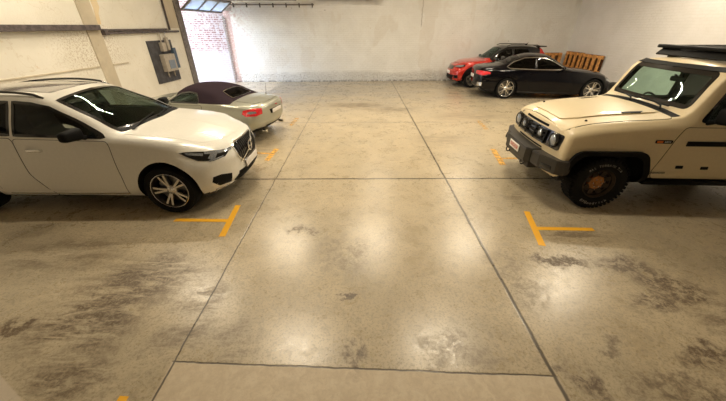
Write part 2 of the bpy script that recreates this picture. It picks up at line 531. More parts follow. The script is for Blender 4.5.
# ------------------------------------------------------------------ wheels
def make_wheel(R, w, rim, style, root, loc, sg, spoke_mat='alloy', barrel_mat='dark_alloy', letters=False, phase=0.0):
    """wheel centred on loc, outside face towards sg*y : rim + spokes is the part, tyre and disc its sub-parts"""
    bm = bmesh.new(); o = sg
    # barrel
    prof = [(rim - .012, -w * .45), (rim, -w * .48), (rim + .004, -w * .40), (rim - .035, -w * .2), (rim - .035, w * .2), (rim - .006, w * .36), (rim + .006, w * .44), (rim - .004, w * .46), (rim - .014, w * .42), (rim - .045, w * .18), (rim - .045, -w * .2), (rim - .012, -w * .45)]
    lathe_y(bm, [(r, o * y) for r, y in prof], 48, 1)
    face = w * .34
    def spoke(ang, w0, w1, r0, r1, y0, y1, th=.03, mi=0, lean=0.0):
        ca, sa = math.cos(ang), math.sin(ang)
        vs = []
        for r, ww, yy, ln in ((r0, w0, y0, 0), ((r0 + r1) / 2, (w0 + w1) / 2, (y0 + y1) / 2 + .008, lean / 2), (r1, w1, y1, lean)):
            for dw, dy in ((-ww / 2, 0), (ww / 2, 0), (ww / 2 * .8, -th), (-ww / 2 * .8, -th)):
                x = r * ca - (dw + ln) * sa; z = r * sa + (dw + ln) * ca
                vs.append(bm.verts.new((x, o * (yy + dy), z)))
        for i in (0, 4):
            for k in range(4):
                f = bm.faces.new((vs[i + k], vs[i + (k + 1) % 4], vs[i + 4 + (k + 1) % 4], vs[i + 4 + k])); f.material_index = mi
        for q in (vs[0:4], vs[8:12]):
            f = bm.faces.new(q); f.material_index = mi
    hubp = [(0, face + .012), (.025, face + .012), (.034, face + .004), (.055, face - .002), (.075, face - .02), (.075, face - .09), (0, face - .09)]
    if style == 'twin':
        for k in range(5):
            a = phase + 2 * PI * k / 5
            for s in (-1, 1):
                spoke(a + s * .10, .028, .030, .055, rim - .008, face - .012, face + .012, .035, 0, s * .018)
            spoke(a, .05, .10, .05, rim - .03, face - .04, face - .03, .02, 1)
        lathe_y(bm, [(r, o * y) for r, y in hubp], 24, 0)
        lathe_y(bm, [(rim - .002, o * (w * .40)), (rim + .007, o * (w * .46)), (rim + .001, o * (w * .47)), (rim - .010, o * (w * .43))], 48, 0)
    elif style == 'ten':
        for k in range(10):
            spoke(phase + 2 * PI * k / 10, .034, .026, .055, rim - .008, face - .012, face + .012, .03, 0)
        lathe_y(bm, [(r, o * y) for r, y in hubp], 24, 0)
        lathe_y(bm, [(rim - .002, o * (w * .40)), (rim + .007, o * (w * .46)), (rim + .001, o * (w * .47)), (rim - .010, o * (w * .43))], 48, 0)
    else:   # pressed steel disc with round openings, as eight broad spokes over a dished plate
        for k in range(8):
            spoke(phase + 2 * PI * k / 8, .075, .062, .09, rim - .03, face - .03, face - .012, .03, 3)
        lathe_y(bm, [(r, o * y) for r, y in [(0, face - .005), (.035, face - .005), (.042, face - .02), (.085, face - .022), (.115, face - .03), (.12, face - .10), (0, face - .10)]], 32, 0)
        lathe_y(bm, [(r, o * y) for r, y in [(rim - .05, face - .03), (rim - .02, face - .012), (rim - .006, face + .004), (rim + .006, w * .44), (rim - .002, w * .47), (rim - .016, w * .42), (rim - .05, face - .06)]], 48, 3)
        for k in range(6):
            a = 2 * PI * k / 6
            lathe_y(bm, [(0, o * (face + .002)), (.010, o * (face)), (.011, o * (face - .03))], 8, 2, (.062 * math.cos(a), 0, .062 * math.sin(a)))
    W_ = obj('wheel', bm, [M[spoke_mat], M[barrel_mat], M['chrome'], M['shaded_bronze']], root)
    W_.location = loc
    # tyre
    tb = bmesh.new(); h = R - rim
    prof = [(rim - .005, w * .40), (rim + .02, w * .47), (rim + h * .45, w * .52), (rim + h * .8, w * .50), (R - .018, w * .43), (R - .004, w * .36), (R, w * .2), (R, 0), (R, -w * .2), (R - .004, -w * .36), (R - .018, -w * .43), (rim + h * .5, -w * .52), (rim + .02, -w * .47), (rim - .005, -w * .40)]
    lathe_y(tb, [(r, o * y) for r, y in prof], 64, 0)
    if letters:   # chunky shoulder lugs of the all-terrain tyre
        for k in range(44):
            a = 2 * PI * k / 44
            for yy in (w * .34, 0.0, -w * .34):
                vs = box(tb, R - .012, R + .006, yy - w * .13, yy + w * .13, -.017, .017, 0)
                xform(vs, Matrix.Rotation(a + (0.07 if yy == 0 else 0), 4, 'Y'))
            vs = box(tb, R - .055, R - .008, o * w * .46 - .006, o * w * .46 + .010, -.012, .012, 0)
            xform(vs, Matrix.Rotation(a, 4, 'Y'))
    tyre = obj('tyre', tb, M['rubber'], W_)
    db = bmesh.new()
    lathe_y(db, [(.05, o * (face - .075)), (rim * .76, o * (face - .075)), (rim * .76, o * (face - .10)), (.05, o * (face - .10))], 32, 0)
    box(db, -rim * .72, -rim * .40, min(o * (face - .13), o * (face - .06)), max(o * (face - .13), o * (face - .06)), -.10, .10, .015)
    obj('brake_disc', db, M['disc'], W_)
    return W_

def text_mesh(body, size, ext=.002):
    c = bpy.data.curves.new('lettering', 'FONT'); c.body = body; c.size = size; c.extrude = ext; c.align_x = 'CENTER'; c.align_y = 'CENTER'
    o = bpy.data.objects.new('lettering', c); COL.objects.link(o)
    dg = bpy.context.evaluated_depsgraph_get(); dg.update()
    me = bpy.data.meshes.new_from_object(o.evaluated_get(dg), depsgraph=dg)
    bpy.data.objects.remove(o); bpy.data.curves.remove(c)
    return me

def arc_text(body, radius, size, mid_deg, parent, y, sg, mat, flip=False, spacing=1.0):
    """letters set around a circle in the xz plane, facing sg*y"""
    bm = bmesh.new()
    adv = size * .70 * spacing; n = len(body)
    for i, ch in enumerate(body):
        if ch == ' ': continue
        k = (i - (n - 1) / 2) * adv / radius
        me = text_mesh(ch, size, .0015)
        a = math.radians(mid_deg) - (k if not flip else -k)
        tmp = bmesh.new(); tmp.from_mesh(me); bpy.data.meshes.remove(me)
        # text plane (x right, y up) -> reader looks along -sg*y ; reader's right is -x for sg=+1
        rx = Vector((-1, 0, 0)) if sg > 0 else Vector((1, 0, 0))
        cen = rx * math.cos(a) * radius + Vector((0, 0, 1)) * math.sin(a) * radius
        up = (cen.normalized() if not flip else -cen.normalized())
        right = rx * up.z + Vector((0, 0, 1)) * (-(up.dot(rx)))
        for v in tmp.verts:
            v.co = cen + right * v.co.x + up * v.co.y + Vector((0, sg * (abs(v.co.z)), 0)) + Vector((0, y, 0))
        m3 = bpy.data.meshes.new('l'); tmp.to_mesh(m3); tmp.free(); bm.from_mesh(m3); bpy.data.meshes.remove(m3)
    return obj('sidewall_lettering', bm, mat, parent, smooth=False)

def number_plate(car, center, nrm_yaw, w=.50, h=.11, tilt=0.0, parent=None, inks=7, mat='plate_ink'):
    """thin plate facing +x rotated by yaw"""
    bm = bmesh.new()
    Mx = Matrix.Translation(center) @ Matrix.Rotation(nrm_yaw, 4, 'Z') @ Matrix.Rotation(-tilt, 4, 'Y')
    vs = box(bm, -.006, .006, -w / 2, w / 2, -h / 2, h / 2, .004); xform(vs, Mx)
    o = obj('number_plate', bm, M['white_plate'], parent or car.root)
    return o

def plate_marks(center, parent, n=7, w=.44, h=.065, mat='plate_ink', yaw=0.0):
    bm = bmesh.new()
    Mx = Matrix.Translation(center) @ Matrix.Rotation(yaw, 4, 'Z')
    for k in range(n):
        y = -w / 2 + w * (k + .5) / n
        for dy in (-.016, .012):
            vs = box(bm, .006, .0075, y + dy - .006, y + dy + .006, -h / 2, h / 2); xform(vs, Mx)
        vs = box(bm, .006, .0075, y - .014, y + .014, (-.01 if k % 2 else h / 2 - .012), (.002 if k % 2 else h / 2)); xform(vs, Mx)
    return obj('plate_characters', bm, M[mat], parent, smooth=False)

def wheels(root, R, w, rim, style, WB, track, spoke='alloy', barrel='dark_alloy', letters=False, phase=.3):
    out = []
    for sg in (-1, 1):
        a = make_wheel(R, w, rim, style, root, (0, sg * (track - w / 2), R), sg, spoke, barrel, letters, phase)
        b = copy_tree(a, root); b.location = (-WB, sg * (track - w / 2), R)
        out += [a, b]
    return out

def arch_circle(R, z): return [(R * math.cos(a), z + R * math.sin(a)) for a in [PI * k / 24 for k in range(25)]] + [(-R, -.2), (R, -.2)]

def frames(car, polys, w=.03, view='side', sgs=(1, -1), mat='gloss_black', name='window_frame', off=.003, parent=None):
    for sg in sgs:
        for p in polys:
            bm = bmesh.new(); car.strip(bm, p, w, view, sg, off, .006, 0, True, .04)
            obj(name, bm, M[mat], parent or car.root, angle=40)

def panes(car, polys, name, mat, view='side', sgs=(1, -1), off=-.004, res=.06):
    for sg in sgs:
        for p in polys:
            bm = bmesh.new(); car.plate(bm, p, view, sg, off, .004, 0, res)
            obj(name, bm, M[mat], car.root, angle=60)

def lamp_bead(car, bm, u, y, z, r, mi=0, view='front', off=.004):
    h = car.proj(view, y, z, 1) if view != 'side' else car.proj('side', u, z, 1 if y > 0 else -1)
    vs = bmesh.ops.create_icosphere(bm, subdivisions=2, radius=r)['verts']
    for v in vs: v.co = Vector((v.co.x * .5, v.co.y, v.co.z)) + h[0] + h[1] * off
    for f in set(f for v in vs for f in v.link_faces): f.material_index = mi

# =================================================================== WHITE SUV (left, near)
def warp(root, fn):
    done = set()
    for o in root.children:
        if o.name.startswith('wheel') and not o.name.startswith('wheel_arch'): continue
        for k in [o] + list(o.children):
            if k.data.name in done: continue
            done.add(k.data.name)
            if k.matrix_basis != Matrix.Identity(4): k.location += fn(k.location); continue
            for v in k.data.vertices: v.co += fn(v.co)

def build_white_suv():
    root = thing('sport_utility_vehicle', 'white sport utility vehicle with black roof rails parked at the left, nose to the aisle', 'car', (-2.74, 4.76, 0), -.0165)
    arch = arch_circle(.435, .37)
    dlo = [[(-.68, 1.065), (-1.40, 1.455), (-1.62, 1.505), (-1.86, 1.525), (-1.86, 1.095)],
           [(-1.93, 1.10), (-1.93, 1.525), (-2.5, 1.52), (-2.72, 1.49), (-2.80, 1.13)],
           [(-2.86, 1.14), (-2.80, 1.47), (-3.15, 1.40), (-3.36, 1.25)]]
    ws = [(-.43, 0), (-.45, .28), (-.51, .52), (-.61, .675), (-1.35, .555), (-1.30, .3), (-1.28, 0), (-1.30, -.3), (-1.35, -.555), (-.61, -.675), (-.51, -.52), (-.45, -.28)]
    spec = dict(uF=.89, uR=-3.81, Lf=.75, Lr=.5, WB=2.93, Wmax=.945, mid=-1.4, fr=.09, rr=.10, arch=arch, cabin=(-3.45, -.48),
        fdef=lambda y, z: -.34 * (y / .9) ** 2.6 - .10 * max(0, (z - .74)) / .2 - .12 * max(0, (.42 - z)) / .2,
        rdef=lambda y, z: .20 * (y / .9) ** 2.5 + .05 * max(0, z - .8),
        curves=dict(zb=[(-3.81, .30), (-3.3, .24), (.5, .22), (.89, .25)], W=[(-3.81, .86), (-3.4, .93), (-2.8, .95), (-1.5, .935), (-.4, .94), (0, .95), (.5, .935), (.89, .90)],
            zl=.36, zm=[(-3.8, .74), (0, .72), (.89, .66)],
            ys=[(-3.81, .80), (-3.2, .87), (-1.5, .885), (-.6, .88), (0, .875), (.5, .84), (.89, .78)],
            zs=[(-3.81, 1.08), (-3.4, 1.13), (-2.5, 1.10), (-1.5, 1.06), (-.6, 1.045), (0, 1.01), (.5, .95), (.89, .86)],
            yt=[(-3.81, .66), (-3.5, .61), (-3.2, .60), (-2.5, .63), (-1.5, .64), (-1.2, .665), (-.72, .75), (-.6, .77), (0, .76), (.5, .72), (.89, .66)],
            zt=[(-3.81, 1.14), (-3.62, 1.34), (-3.4, 1.46), (-2.8, 1.565), (-2.0, 1.60), (-1.6, 1.575), (-1.40, 1.52), (-.93, 1.275), (-.60, 1.095), (-.50, 1.075), (0, 1.045), (.5, .985), (.89, .90)],
            zc=[(-3.81, 1.16), (-3.62, 1.38), (-3.48, 1.52), (-3.0, 1.61), (-2.2, 1.65), (-1.6, 1.635), (-1.31, 1.60), (-1.18, 1.545), (-.77, 1.33), (-.42, 1.145), (-.34, 1.125), (0, 1.10), (.5, 1.03), (.89, .93)],
            rs=.07, rt=[(-3.8, .10), (-1.5, .09), (-.8, .05), (.9, .05)]),
        windows=[dict(view='side', poly=p, range=(-2, 2)) for p in dlo] + [dict(view='top', poly=ws, range=(1.02, 2.2))])
    c = Car(root, spec, M['white_paint'])
    panes(c, dlo[:1], 'side_window', 'side_glass'); panes(c, dlo[1:], 'side_window', 'dark_glass')
    frames(c, dlo, .035)
    panes(c, [ws], 'windshield', 'glass', 'top', (1,))
    frames(c, [ws], .05, 'top', (1,), 'gloss_black', 'windshield_surround')
    # doors
    fd = round_poly([(-.64, 1.02), (-.61, .60), (-.62, .30), (-1.66, .27), (-1.87, .62), (-1.90, 1.05)], .06)
    rd = round_poly([(-1.915, 1.055), (-1.885, .62), (-1.68, .27), (-2.36, .28), (-2.52, .72), (-2.86, .88), (-2.92, 1.09)], .06)
    for sg in (-1, 1):
        c.door(fd, sg, (-1.64, .93)); c.door(rd, sg, (-2.62, .98))
    # lower side accent strip and wing crease
    for sg in (-1, 1):
        bm = bmesh.new(); c.strip(bm, [(-.60, .325), (-1.5, .315), (-2.34, .325)], .018, 'side', sg, .012, .010)
        obj('side_sill_trim', bm, M['alloy'], root)
    # hood
    hp = [(.72, 0), (.69, .30), (.58, .52), (.42, .67), (0, .735), (-.48, .745), (-.44, .50), (-.37, 0), (-.44, -.50), (-.48, -.745), (0, -.735), (.42, -.67), (.58, -.52), (.69, -.30)]
    bm = bmesh.new()
    c.plate(bm, hp, 'top', 1, .002, .006, 0, .045)
    obj('hood', bm, [c.paint, M['liner']], root, angle=40)
    # cowl + wipers
    bm = bmesh.new()
    c.plate(bm, [(-.37, 0), (-.43, .5), (-.51, .70), (-.60, .70), (-.50, .5), (-.43, 0), (-.50, -.5), (-.60, -.70), (-.51, -.70), (-.43, -.5)], 'top', 1, .004, .006, 0, .06)
    obj('cowl', bm, M['black_plastic'], root)
    for a, b in (((-.42, -.05), (-.56, .60)), ((-.44, -.62), (-.50, .0))):
        bm = bmesh.new(); c.strip(bm, [a, b], .014, 'top', 1, .018, .010); c.strip(bm, [(a[0] + .02, a[1]), ((a[0] + b[0]) / 2, (a[1] + b[1]) / 2)], .014, 'top', 1, .025, .010)
        obj('wiper', bm, M['black_plastic'], root)
    # panoramic roof and rails
    bm = bmesh.new()
    c.plate(bm, round_poly([(-1.52, -.44), (-1.48, 0), (-1.52, .44), (-2.95, .42), (-2.95, -.42)], .08), 'top', 1, .005, .008, 0, .08)
    obj('panoramic_roof', bm, M['roof_glass'], root)
    for sg in (-1, 1):
        bm = bmesh.new(); pts = []
        for k in range(17):
            u = -1.50 - 1.85 * k / 16
            h = c.proj('top', u, sg * .585)[0]
            pts.append((u, sg * .585, h.z + .045 * math.sin(PI * min(1, max(0, k / 16)) ) ** .35 - .004 if 0 < k < 16 else h.z - .01))
        tube(bm, pts, .018, 8)
        obj('roof_rail', bm, M['gloss_black'], root)
        mirror(c, -.93, 1.02, 1.14, sg, 'black_plastic', (.13, .25, .17))
    # grille
    gp = [(-.40, .84), (-.30, .875), (.30, .875), (.40, .84), (.385, .70), (.27, .575), (-.27, .575), (-.385, .70)]
    bm = bmesh.new(); c.plate(bm, gp, 'front', 1, .006, .02, 0, .06)
    gr = obj('grille', bm, M['gloss_black'], root)
    bm = bmesh.new(); c.strip(bm, gp, .013, 'front', 1, .014, .02, 0, True); obj('grille_surround', bm, M['chrome'], gr)
    bm = bmesh.new()
    for k in range(-6, 7):
        y = k * .056; a = .60 + (.0 if abs(y) < .27 else (abs(y) - .27) * 1.1); b = .86 - (0 if abs(y) < .30 else (abs(y) - .30) * .5)
        c.strip(bm, [(y, a), (y, b)], .014, 'front', 1, .014, .012)
    obj('grille_slats', bm, M['dark_alloy'], gr)
    # round badge with diagonal bar and arrow
    bm = bmesh.new(); h0 = c.proj('front', 0, .735)[0]; X = h0.x + .022
    ring = [(X, .070 * math.cos(a), .735 + .070 * math.sin(a)) for a in [2 * PI * k / 28 for k in range(29)]]
    tube(bm, ring, .012, 8)
    c.strip(bm, [(-.36, .60), (-.06, .70)], .014, 'front', 1, .022, .014); c.strip(bm, [(.05, .765), (.34, .86)], .014, 'front', 1, .022, .014)
    tube(bm, [(X, .05, .785), (X, .098, .835)], .010, 6); tube(bm, [(X, .064, .838), (X, .100, .838), (X, .100, .800)], .010, 6)
    obj('badge', bm, M['chrome'], gr)
    bm = bmesh.new(); vs = box(bm, X - .004, X + .006, -.072, .072, .718, .752, .002)
    bd = obj('badge_bar', bm, M['gloss_black'], gr)
    me = text_mesh('VOLVO', .034, .0015); t = link_mesh('badge_lettering', me, gr); me.materials.append(M['alloy'])
    t.rotation_euler = (PI / 2, 0, PI / 2); t.location = (X + .008, 0, .735)
    # headlights, bumper vents, lower intake
    for sg in (-1, 1):
        hl = [(.80, .42, .845), (.74, .60, .865), (.60, .76, .89), (.38, .89, .92), (.31, .915, .915), (.38, .90, .87), (.50, .86, .80), (.66, .76, .765), (.76, .60, .775)]
        bm = bmesh.new(); c.plate(bm, hl, '3d', sg, .005, .01, 0, .05)
        L = obj('headlight', bm, M['gloss_black'], root, angle=40)
        bm = bmesh.new()
        for q in ([(.80, .45, .835), (.72, .62, .855), (.58, .77, .875), (.57, .78, .85), (.71, .63, .825), (.80, .45, .815)],
                  [(.70, .66, .845), (.64, .72, .86), (.58, .77, .80), (.64, .72, .775)],
                  [(.56, .80, .875), (.36, .90, .91), (.39, .90, .885), (.55, .81, .845)],
                  [(.74, .62, .79), (.60, .78, .785), (.60, .78, .765), (.74, .62, .772)]):
            c.plate(bm, q, '3d', sg, .012, .008, 0, .05)
        obj('headlight_element', bm, M['lens'], L, angle=40)
        vent = [(.80, .58, .50), (.70, .72, .545), (.60, .80, .545), (.58, .82, .47), (.66, .76, .38), (.78, .60, .36)]
        bm = bmesh.new(); c.plate(bm, vent, '3d', sg, .004, .01, 0, .05); v = obj('bumper_vent', bm, M['black_plastic'], root)
        bm = bmesh.new(); c.plate(bm, [(.80, .56, .325), (.62, .80, .335), (.62, .80, .305), (.80, .56, .295)], '3d', sg, .01, .012, 0, .05)
        obj('bumper_accent', bm, M['alloy'], root)
    bm = bmesh.new(); c.plate(bm, [(-.50, .34), (-.42, .47), (.42, .47), (.50, .34), (.42, .315), (-.42, .315)], 'front', 1, .004, .012, 0, .06)
    for z in (.36, .40, .44): c.strip(bm, [(-.42, z), (.42, z)], .012, 'front', 1, .012, .012)
    obj('lower_intake', bm, M['black_plastic'], root)
    hb = c.proj('front', 0, .52)[0]
    pl = number_plate(c, (hb.x + .014, 0, .52), 0)
    # rear lamps (for other views)
    for sg in (-1, 1):
        bm = bmesh.new(); c.plate(bm, [(-3.74, .66, 1.30), (-3.60, .76, 1.20), (-3.62, .86, .98), (-3.78, .80, .84), (-3.80, .62, .90), (-3.76, .70, 1.0)], '3d', sg, .005, .008, 0, .06)
        obj('tail_light', bm, M['red_lens'], root)
    rp = [(-.50, 1.20), (-.42, 1.46), (.42, 1.46), (.50, 1.20)]
    panes(c, [rp], 'rear_window', 'dark_glass', 'rear', (1,), .003)
    warp(root, lambda p: Vector((0, 0, .055 * smooth(.80, 1.08, p.z) * (1 - .8 * smooth(1.2, 1.5, p.z)) * smooth(-1.2, .5, -p.x) + .02 * smooth(.7, .9, p.z))))
    wheels(root, .37, .245, .262, 'twin', 2.93, .945, phase=.62)
    c.seats([(-1.75, (-.37, .37), .42), (-2.65, (-.42, 0, .42), .44)], -.37, (-.98, -.72, .55, 1.04, .70), (-1.12, 1.02))
    bm = bmesh.new(); box(bm, -1.31, -1.28, -.13, .13, 1.40, 1.47, .02, 0, 2); tube(bm, [(-1.27, 0, 1.46), (-1.24, 0, 1.53)], .012, 6)
    obj('rear_view_mirror', bm, M['interior'], root)
    return c

# =================================================================== CREAM OFF-ROADER (right, near)
def build_offroader():
    root = thing('off_road_vehicle', 'boxy cream off-road vehicle with black bumper and roof rack parked at the right', 'car', (3.55, 4.86, 0), PI - .045)
    arch = round_poly([(-.56, -.2), (-.56, .55), (-.44, .84), (.42, .86), (.55, .60), (.55, -.2)], .12, 5)
    dlo = [round_poly([(-1.00, 1.33), (-1.21, 1.80), (-1.27, 1.86), (-1.98, 1.86), (-1.98, 1.33)], .04),
           round_poly([(-2.08, 1.33), (-2.08, 1.86), (-2.80, 1.86), (-2.92, 1.33)], .05),
           round_poly([(-3.10, 1.35), (-3.10, 1.83), (-3.66, 1.83), (-3.66, 1.35)], .05)]
    ws = round_poly([(-.71, 1.475), (-.675, 1.885), (.675, 1.885), (.71, 1.475)], .05)
    spec = dict(uF=.72, uR=-3.80, Lf=.5, Lr=.3, WB=2.922, Wmax=.905, mid=-1.5, fr=.055, rr=.05, arch=arch, cabin=(-3.72, -.78),
        fdef=lambda y, z: -.10 * (y / .9) ** 2.2 - .04 * max(0, z - .9) / .2, rdef=lambda y, z: .04 * (y / .9) ** 3,
        curves=dict(zb=.44, W=[(-3.8, .90), (-.5, .905), (.72, .895)], zl=.52, zm=.80,
            ys=[(-3.8, .885), (-.8, .89), (0, .875), (.72, .845)], zs=[(-3.8, 1.26), (-.8, 1.26), (-.6, 1.25), (0, 1.20), (.72, 1.11)],
            yt=[(-3.8, .79), (-1.3, .79), (-1.1, .80), (-.93, .81), (-.82, .81), (-.7, .80), (0, .77), (.72, .70)],
            zt=[(-3.8, 1.96), (-1.4, 1.965), (-1.18, 1.945), (-1.10, 1.88), (-.87, 1.44), (-.81, 1.37), (-.7, 1.345), (0, 1.28), (.5, 1.215), (.72, 1.165)],
            zc=[(-3.8, 2.00), (-1.5, 2.025), (-1.22, 2.015), (-1.10, 1.965), (-1.02, 1.86), (-.83, 1.455), (-.79, 1.415), (-.7, 1.395), (0, 1.33), (.5, 1.255), (.72, 1.195)],
            rs=.05, rt=[(-3.8, .09), (-1.4, .06), (-.8, .03), (.72, .05)]),
        windows=[dict(view='side', poly=p, range=(-2, 2)) for p in dlo] + [dict(view='front', poly=ws, range=(-1.6, -.5))])
    c = Car(root, spec, M['cream_paint'])
    c.body['label'] = 'cream painted body shell'
    panes(c, dlo[:1], 'side_window', 'glass'); panes(c, dlo[1:], 'side_window', 'dark_glass')
    frames(c, dlo, .03)
    panes(c, [ws], 'windshield', 'glass', 'front', (1,))
    frames(c, [ws], .055, 'front', (1,), 'gloss_black', 'windshield_surround')
    bm = bmesh.new(); c.strip(bm, [(-.74, 1.935), (.74, 1.935)], .045, 'front', 1, .012, .02)
    obj('windshield_header', bm, M['black_plastic'], root)
    # doors, hinges, rail strip, sockets
    fd = round_poly([(-.84, 1.25), (-.78, 1.10), (-.66, .60), (-.72, .50), (-2.00, .50), (-2.02, 1.25)], .05)
    rd = round_poly([(-2.06, 1.25), (-2.04, .50), (-2.32, .50), (-2.50, .86), (-2.96, .92), (-3.00, 1.25)], .05)
    for sg in (1, -1):
        d = c.door(fd, sg, None); 
        bm = bmesh.new(); c.strip(bm, [(-.94, 1.035), (-1.94, 1.035)], .065, 'side', sg, .020, .018); obj('rubbing_strip', bm, M['black_plastic'], d)
        h = c.proj('side', -1.80, 1.14, sg)[0]
        bm = bmesh.new(); box(bm, -1.92, -1.72, h.y - .02, h.y + .02 + sg * .015, 1.12, 1.17, .012); obj('door_handle', bm, M['black_plastic'], d)
        for i, (hu, hz) in enumerate([(-1.01, .69), (-1.36, .68)]):
            bm = bmesh.new(); c.plate(bm, [(hu - .055, hz - .022), (hu + .045, hz - .022), (hu + .055, hz + .022), (hu - .045, hz + .022)], 'side', sg, .010, .010, 0, .05)
            obj('door_insert', bm, M['black_plastic'], d)
        d = c.door(rd, sg, (-2.82, 1.14), hmat='black_plastic')
        bm = bmesh.new(); c.strip(bm, [(-2.12, 1.035), (-2.90, 1.035)], .065, 'side', sg, .020, .018); obj('rubbing_strip', bm, M['black_plastic'], d)
        # orange marker with black badge
        bm = bmesh.new(); c.plate(bm, round_poly([(-.52, 1.035), (-.52, 1.08), (-.74, 1.08), (-.74, 1.035)], .015), 'side', sg, .012, .014, 0, .05)
        mk = obj('side_marker_badge', bm, M['black_plastic'], root)
        bm = bmesh.new(); c.plate(bm, [(-.535, 1.042), (-.535, 1.073), (-.61, 1.073), (-.61, 1.042)], 'side', sg, .016, .006, 0, .05); obj('marker_lens', bm, M['orange_lens'], mk)
        # arch flare
        outer = round_poly([(.58, .36), (.60, .64), (.47, .905), (-.48, .915), (-.62, .60), (-.62, .44)], .12, 5)
        inner = round_poly([(.53, .36), (.53, .62), (.40, .85), (-.42, .85), (-.54, .56), (-.54, .44)], .12, 5)
        for du in (0, -2.922):
            oo = [(p + du, q) for p, q in outer + inner[::-1]]
            bm = bmesh.new(); c.plate(bm, oo, 'side', sg, .050, .055, 0, .10)
            obj('wheel_arch_flare', bm, M['black_plastic'], root, angle=50)
        bm = bmesh.new(); h = c.proj('side', -1.5, .55, sg)[0]
        box(bm, -2.30, -.62, h.y - .08, h.y + .02 if sg > 0 else h.y + .08, .40, .475, .02)
        obj('sill', bm, M['black_plastic'], root)
        mirror(c, -1.10, 1.09, 1.43, sg, 'black_plastic', (.13, .27, .22))
        # small raised lettering on the wing
        me = text_mesh('GRENADIER', .042, .0015); me.materials.append(M['black_ink'])
        t = link_mesh('wing_lettering', me, root); h = c.proj('side', -.60, .70, sg)[0]
        t.rotation_euler = (PI / 2, 0, PI if sg > 0 else 0); t.location = (-.74, h.y + sg * .012, .60)
        me = text_mesh('INEOS', .030, .0015); me.materials.append(M['white_ink'])
        t = link_mesh('badge_lettering', me, mk); h = c.proj('side', -.60, 1.057, sg)[0]
        t.rotation_euler = (PI / 2, 0, PI if sg > 0 else 0); t.location = (-.675, h.y + sg * .014, 1.057)
    # hood with raised centre panel
    bm = bmesh.new()
    hp = round_poly([(.63, -.70), (.63, .70), (-.70, .785), (-.70, -.785)], .07)
    c.plate(bm, [(x + (.008 if x > 0 else -.008), y * 1.012) for x, y in hp], 'top', 1, .001, .004, 1, .08)
    c.plate(bm, hp, 'top', 1, .006, .008, 0, .06)
    cp = round_poly([(.55, -.40), (.55, .40), (.35, .50), (-.66, .56), (-.66, -.56), (.35, -.50)], .05)
    c.plate(bm, cp, 'top', 1, .022, .03, 0, .06)
    hood = obj('hood', bm, [c.paint, M['liner']], root, angle=28)
    for s in (-1, 1):
        bm = bmesh.new(); c.plate(bm, [(-.22, s * .47), (-.20, s * .53), (-.44, s * .55), (-.50, s * .50)], 'top', 1, .027, .010, 0, .05)
        obj('hood_vent', bm, M['black_plastic'], hood)
        bm = bmesh.new(); h = c.proj('top', .30, s * .66)[0]; vs = bmesh.ops.create_uvsphere(bm, u_segments=12, v_segments=8, radius=.018)['verts']
        xform(vs, Matrix.Translation((.32, s * .62, h.z + .008))); obj('washer_jet', bm, M['black_plastic'], hood)
    bm = bmesh.new(); c.plate(bm, [(-.715, -.74), (-.715, .74), (-.80, .76), (-.80, -.76)], 'top', 1, .004, .008, 0, .06); obj('cowl', bm, M['black_plastic'], root)
    for y0, y1 in ((.52, -.02), (-.06, -.58)):
        bm = bmesh.new()
        tube(bm, [(-.70, y0, 1.42), (-.73, y0 - .05, 1.46), (-.78, (y0 + y1) / 2, 1.48)], .013, 6)
        tube(bm, [(-.785, y0 + .02, 1.46), (-.79, y1, 1.475)], .013, 6)
        obj('wiper', bm, M['black_plastic'], root)
    # grille panel, bars, lamps
    gp = round_poly([(-.76, .85), (-.76, 1.075), (.76, 1.075), (.76, .85)], .04)
    bm = bmesh.new(); c.plate(bm, gp, 'front', 1, .012, .03, 0, .06); gr = obj('grille', bm, M['gloss_black'], root)
    bm = bmesh.new()
    for z in (.90, .965, 1.03): c.strip(bm, [(-.42, z), (.42, z)], .030, 'front', 1, .035, .02)
    for y in (-.43, -.14, .14, .43): c.strip(bm, [(y, .865), (y, 1.06)], .030, 'front', 1, .042, .02)
    obj('grille_bars', bm, M['black_plastic'], gr)
    def lamp(y, r, name):
        h = c.proj('front', y, .97)[0]; bm = bmesh.new()
        prof = [(r + .022, -.02), (r + .022, .018), (r + .010, .028), (r, .022), (r, .008)]
        lathe_y(bm, prof, 32, 1)
        lathe_y(bm, [(r, .010), (r * .8, .026), (r * .4, .036), (0, .040)], 32, 0)
        bm.transform(Matrix.Rotation(-PI / 2, 4, 'Z'))
        bm.transform(Matrix.Translation((h.x + .012, y, .97)))
        return obj(name, bm, [M['lens'], M['gloss_black']], root if name == 'headlight' else gr)
    for y in (-.61, .61): lamp(y, .088, 'headlight')
    for y in (-.28, .28): lamp(y, .060, 'driving_lamp')
    bm = bmesh.new(); c.plate(bm, round_poly([(-.36, 1.095), (-.36, 1.13), (.36, 1.13), (.36, 1.095)], .012), 'front', 1, .004, .01, 0, .06); obj('hood_intake', bm, M['black_plastic'], root)
    bm = bmesh.new(); c.plate(bm, [(-.40, .775), (-.40, .800), (.40, .800), (.40, .775)], 'front', 1, .004, .01, 0, .06); obj('lower_slot', bm, M['black_plastic'], root)
    # steel bumper: centre section and swept-back wings
    def slab(bm, pts, z0, z1, ch=.03):
        n = len(pts); cx = sum(p[0] for p in pts) / n; cy = sum(p[1] for p in pts) / n
        rings = []
        for z, s in ((z0, .94), (z0 + ch, 1), (z1 - ch, 1), (z1, .95)):
            rings.append([bm.verts.new((cx + (p[0] - cx) * s, cy + (p[1] - cy) * (s * .5 + .5), z)) for p in pts])
        for a, b in zip(rings, rings[1:]):
            for k in range(n): bm.faces.new((a[k], a[(k + 1) % n], b[(k + 1) % n], b[k]))
        bm.faces.new(rings[0][::-1]); bm.faces.new(rings[-1])
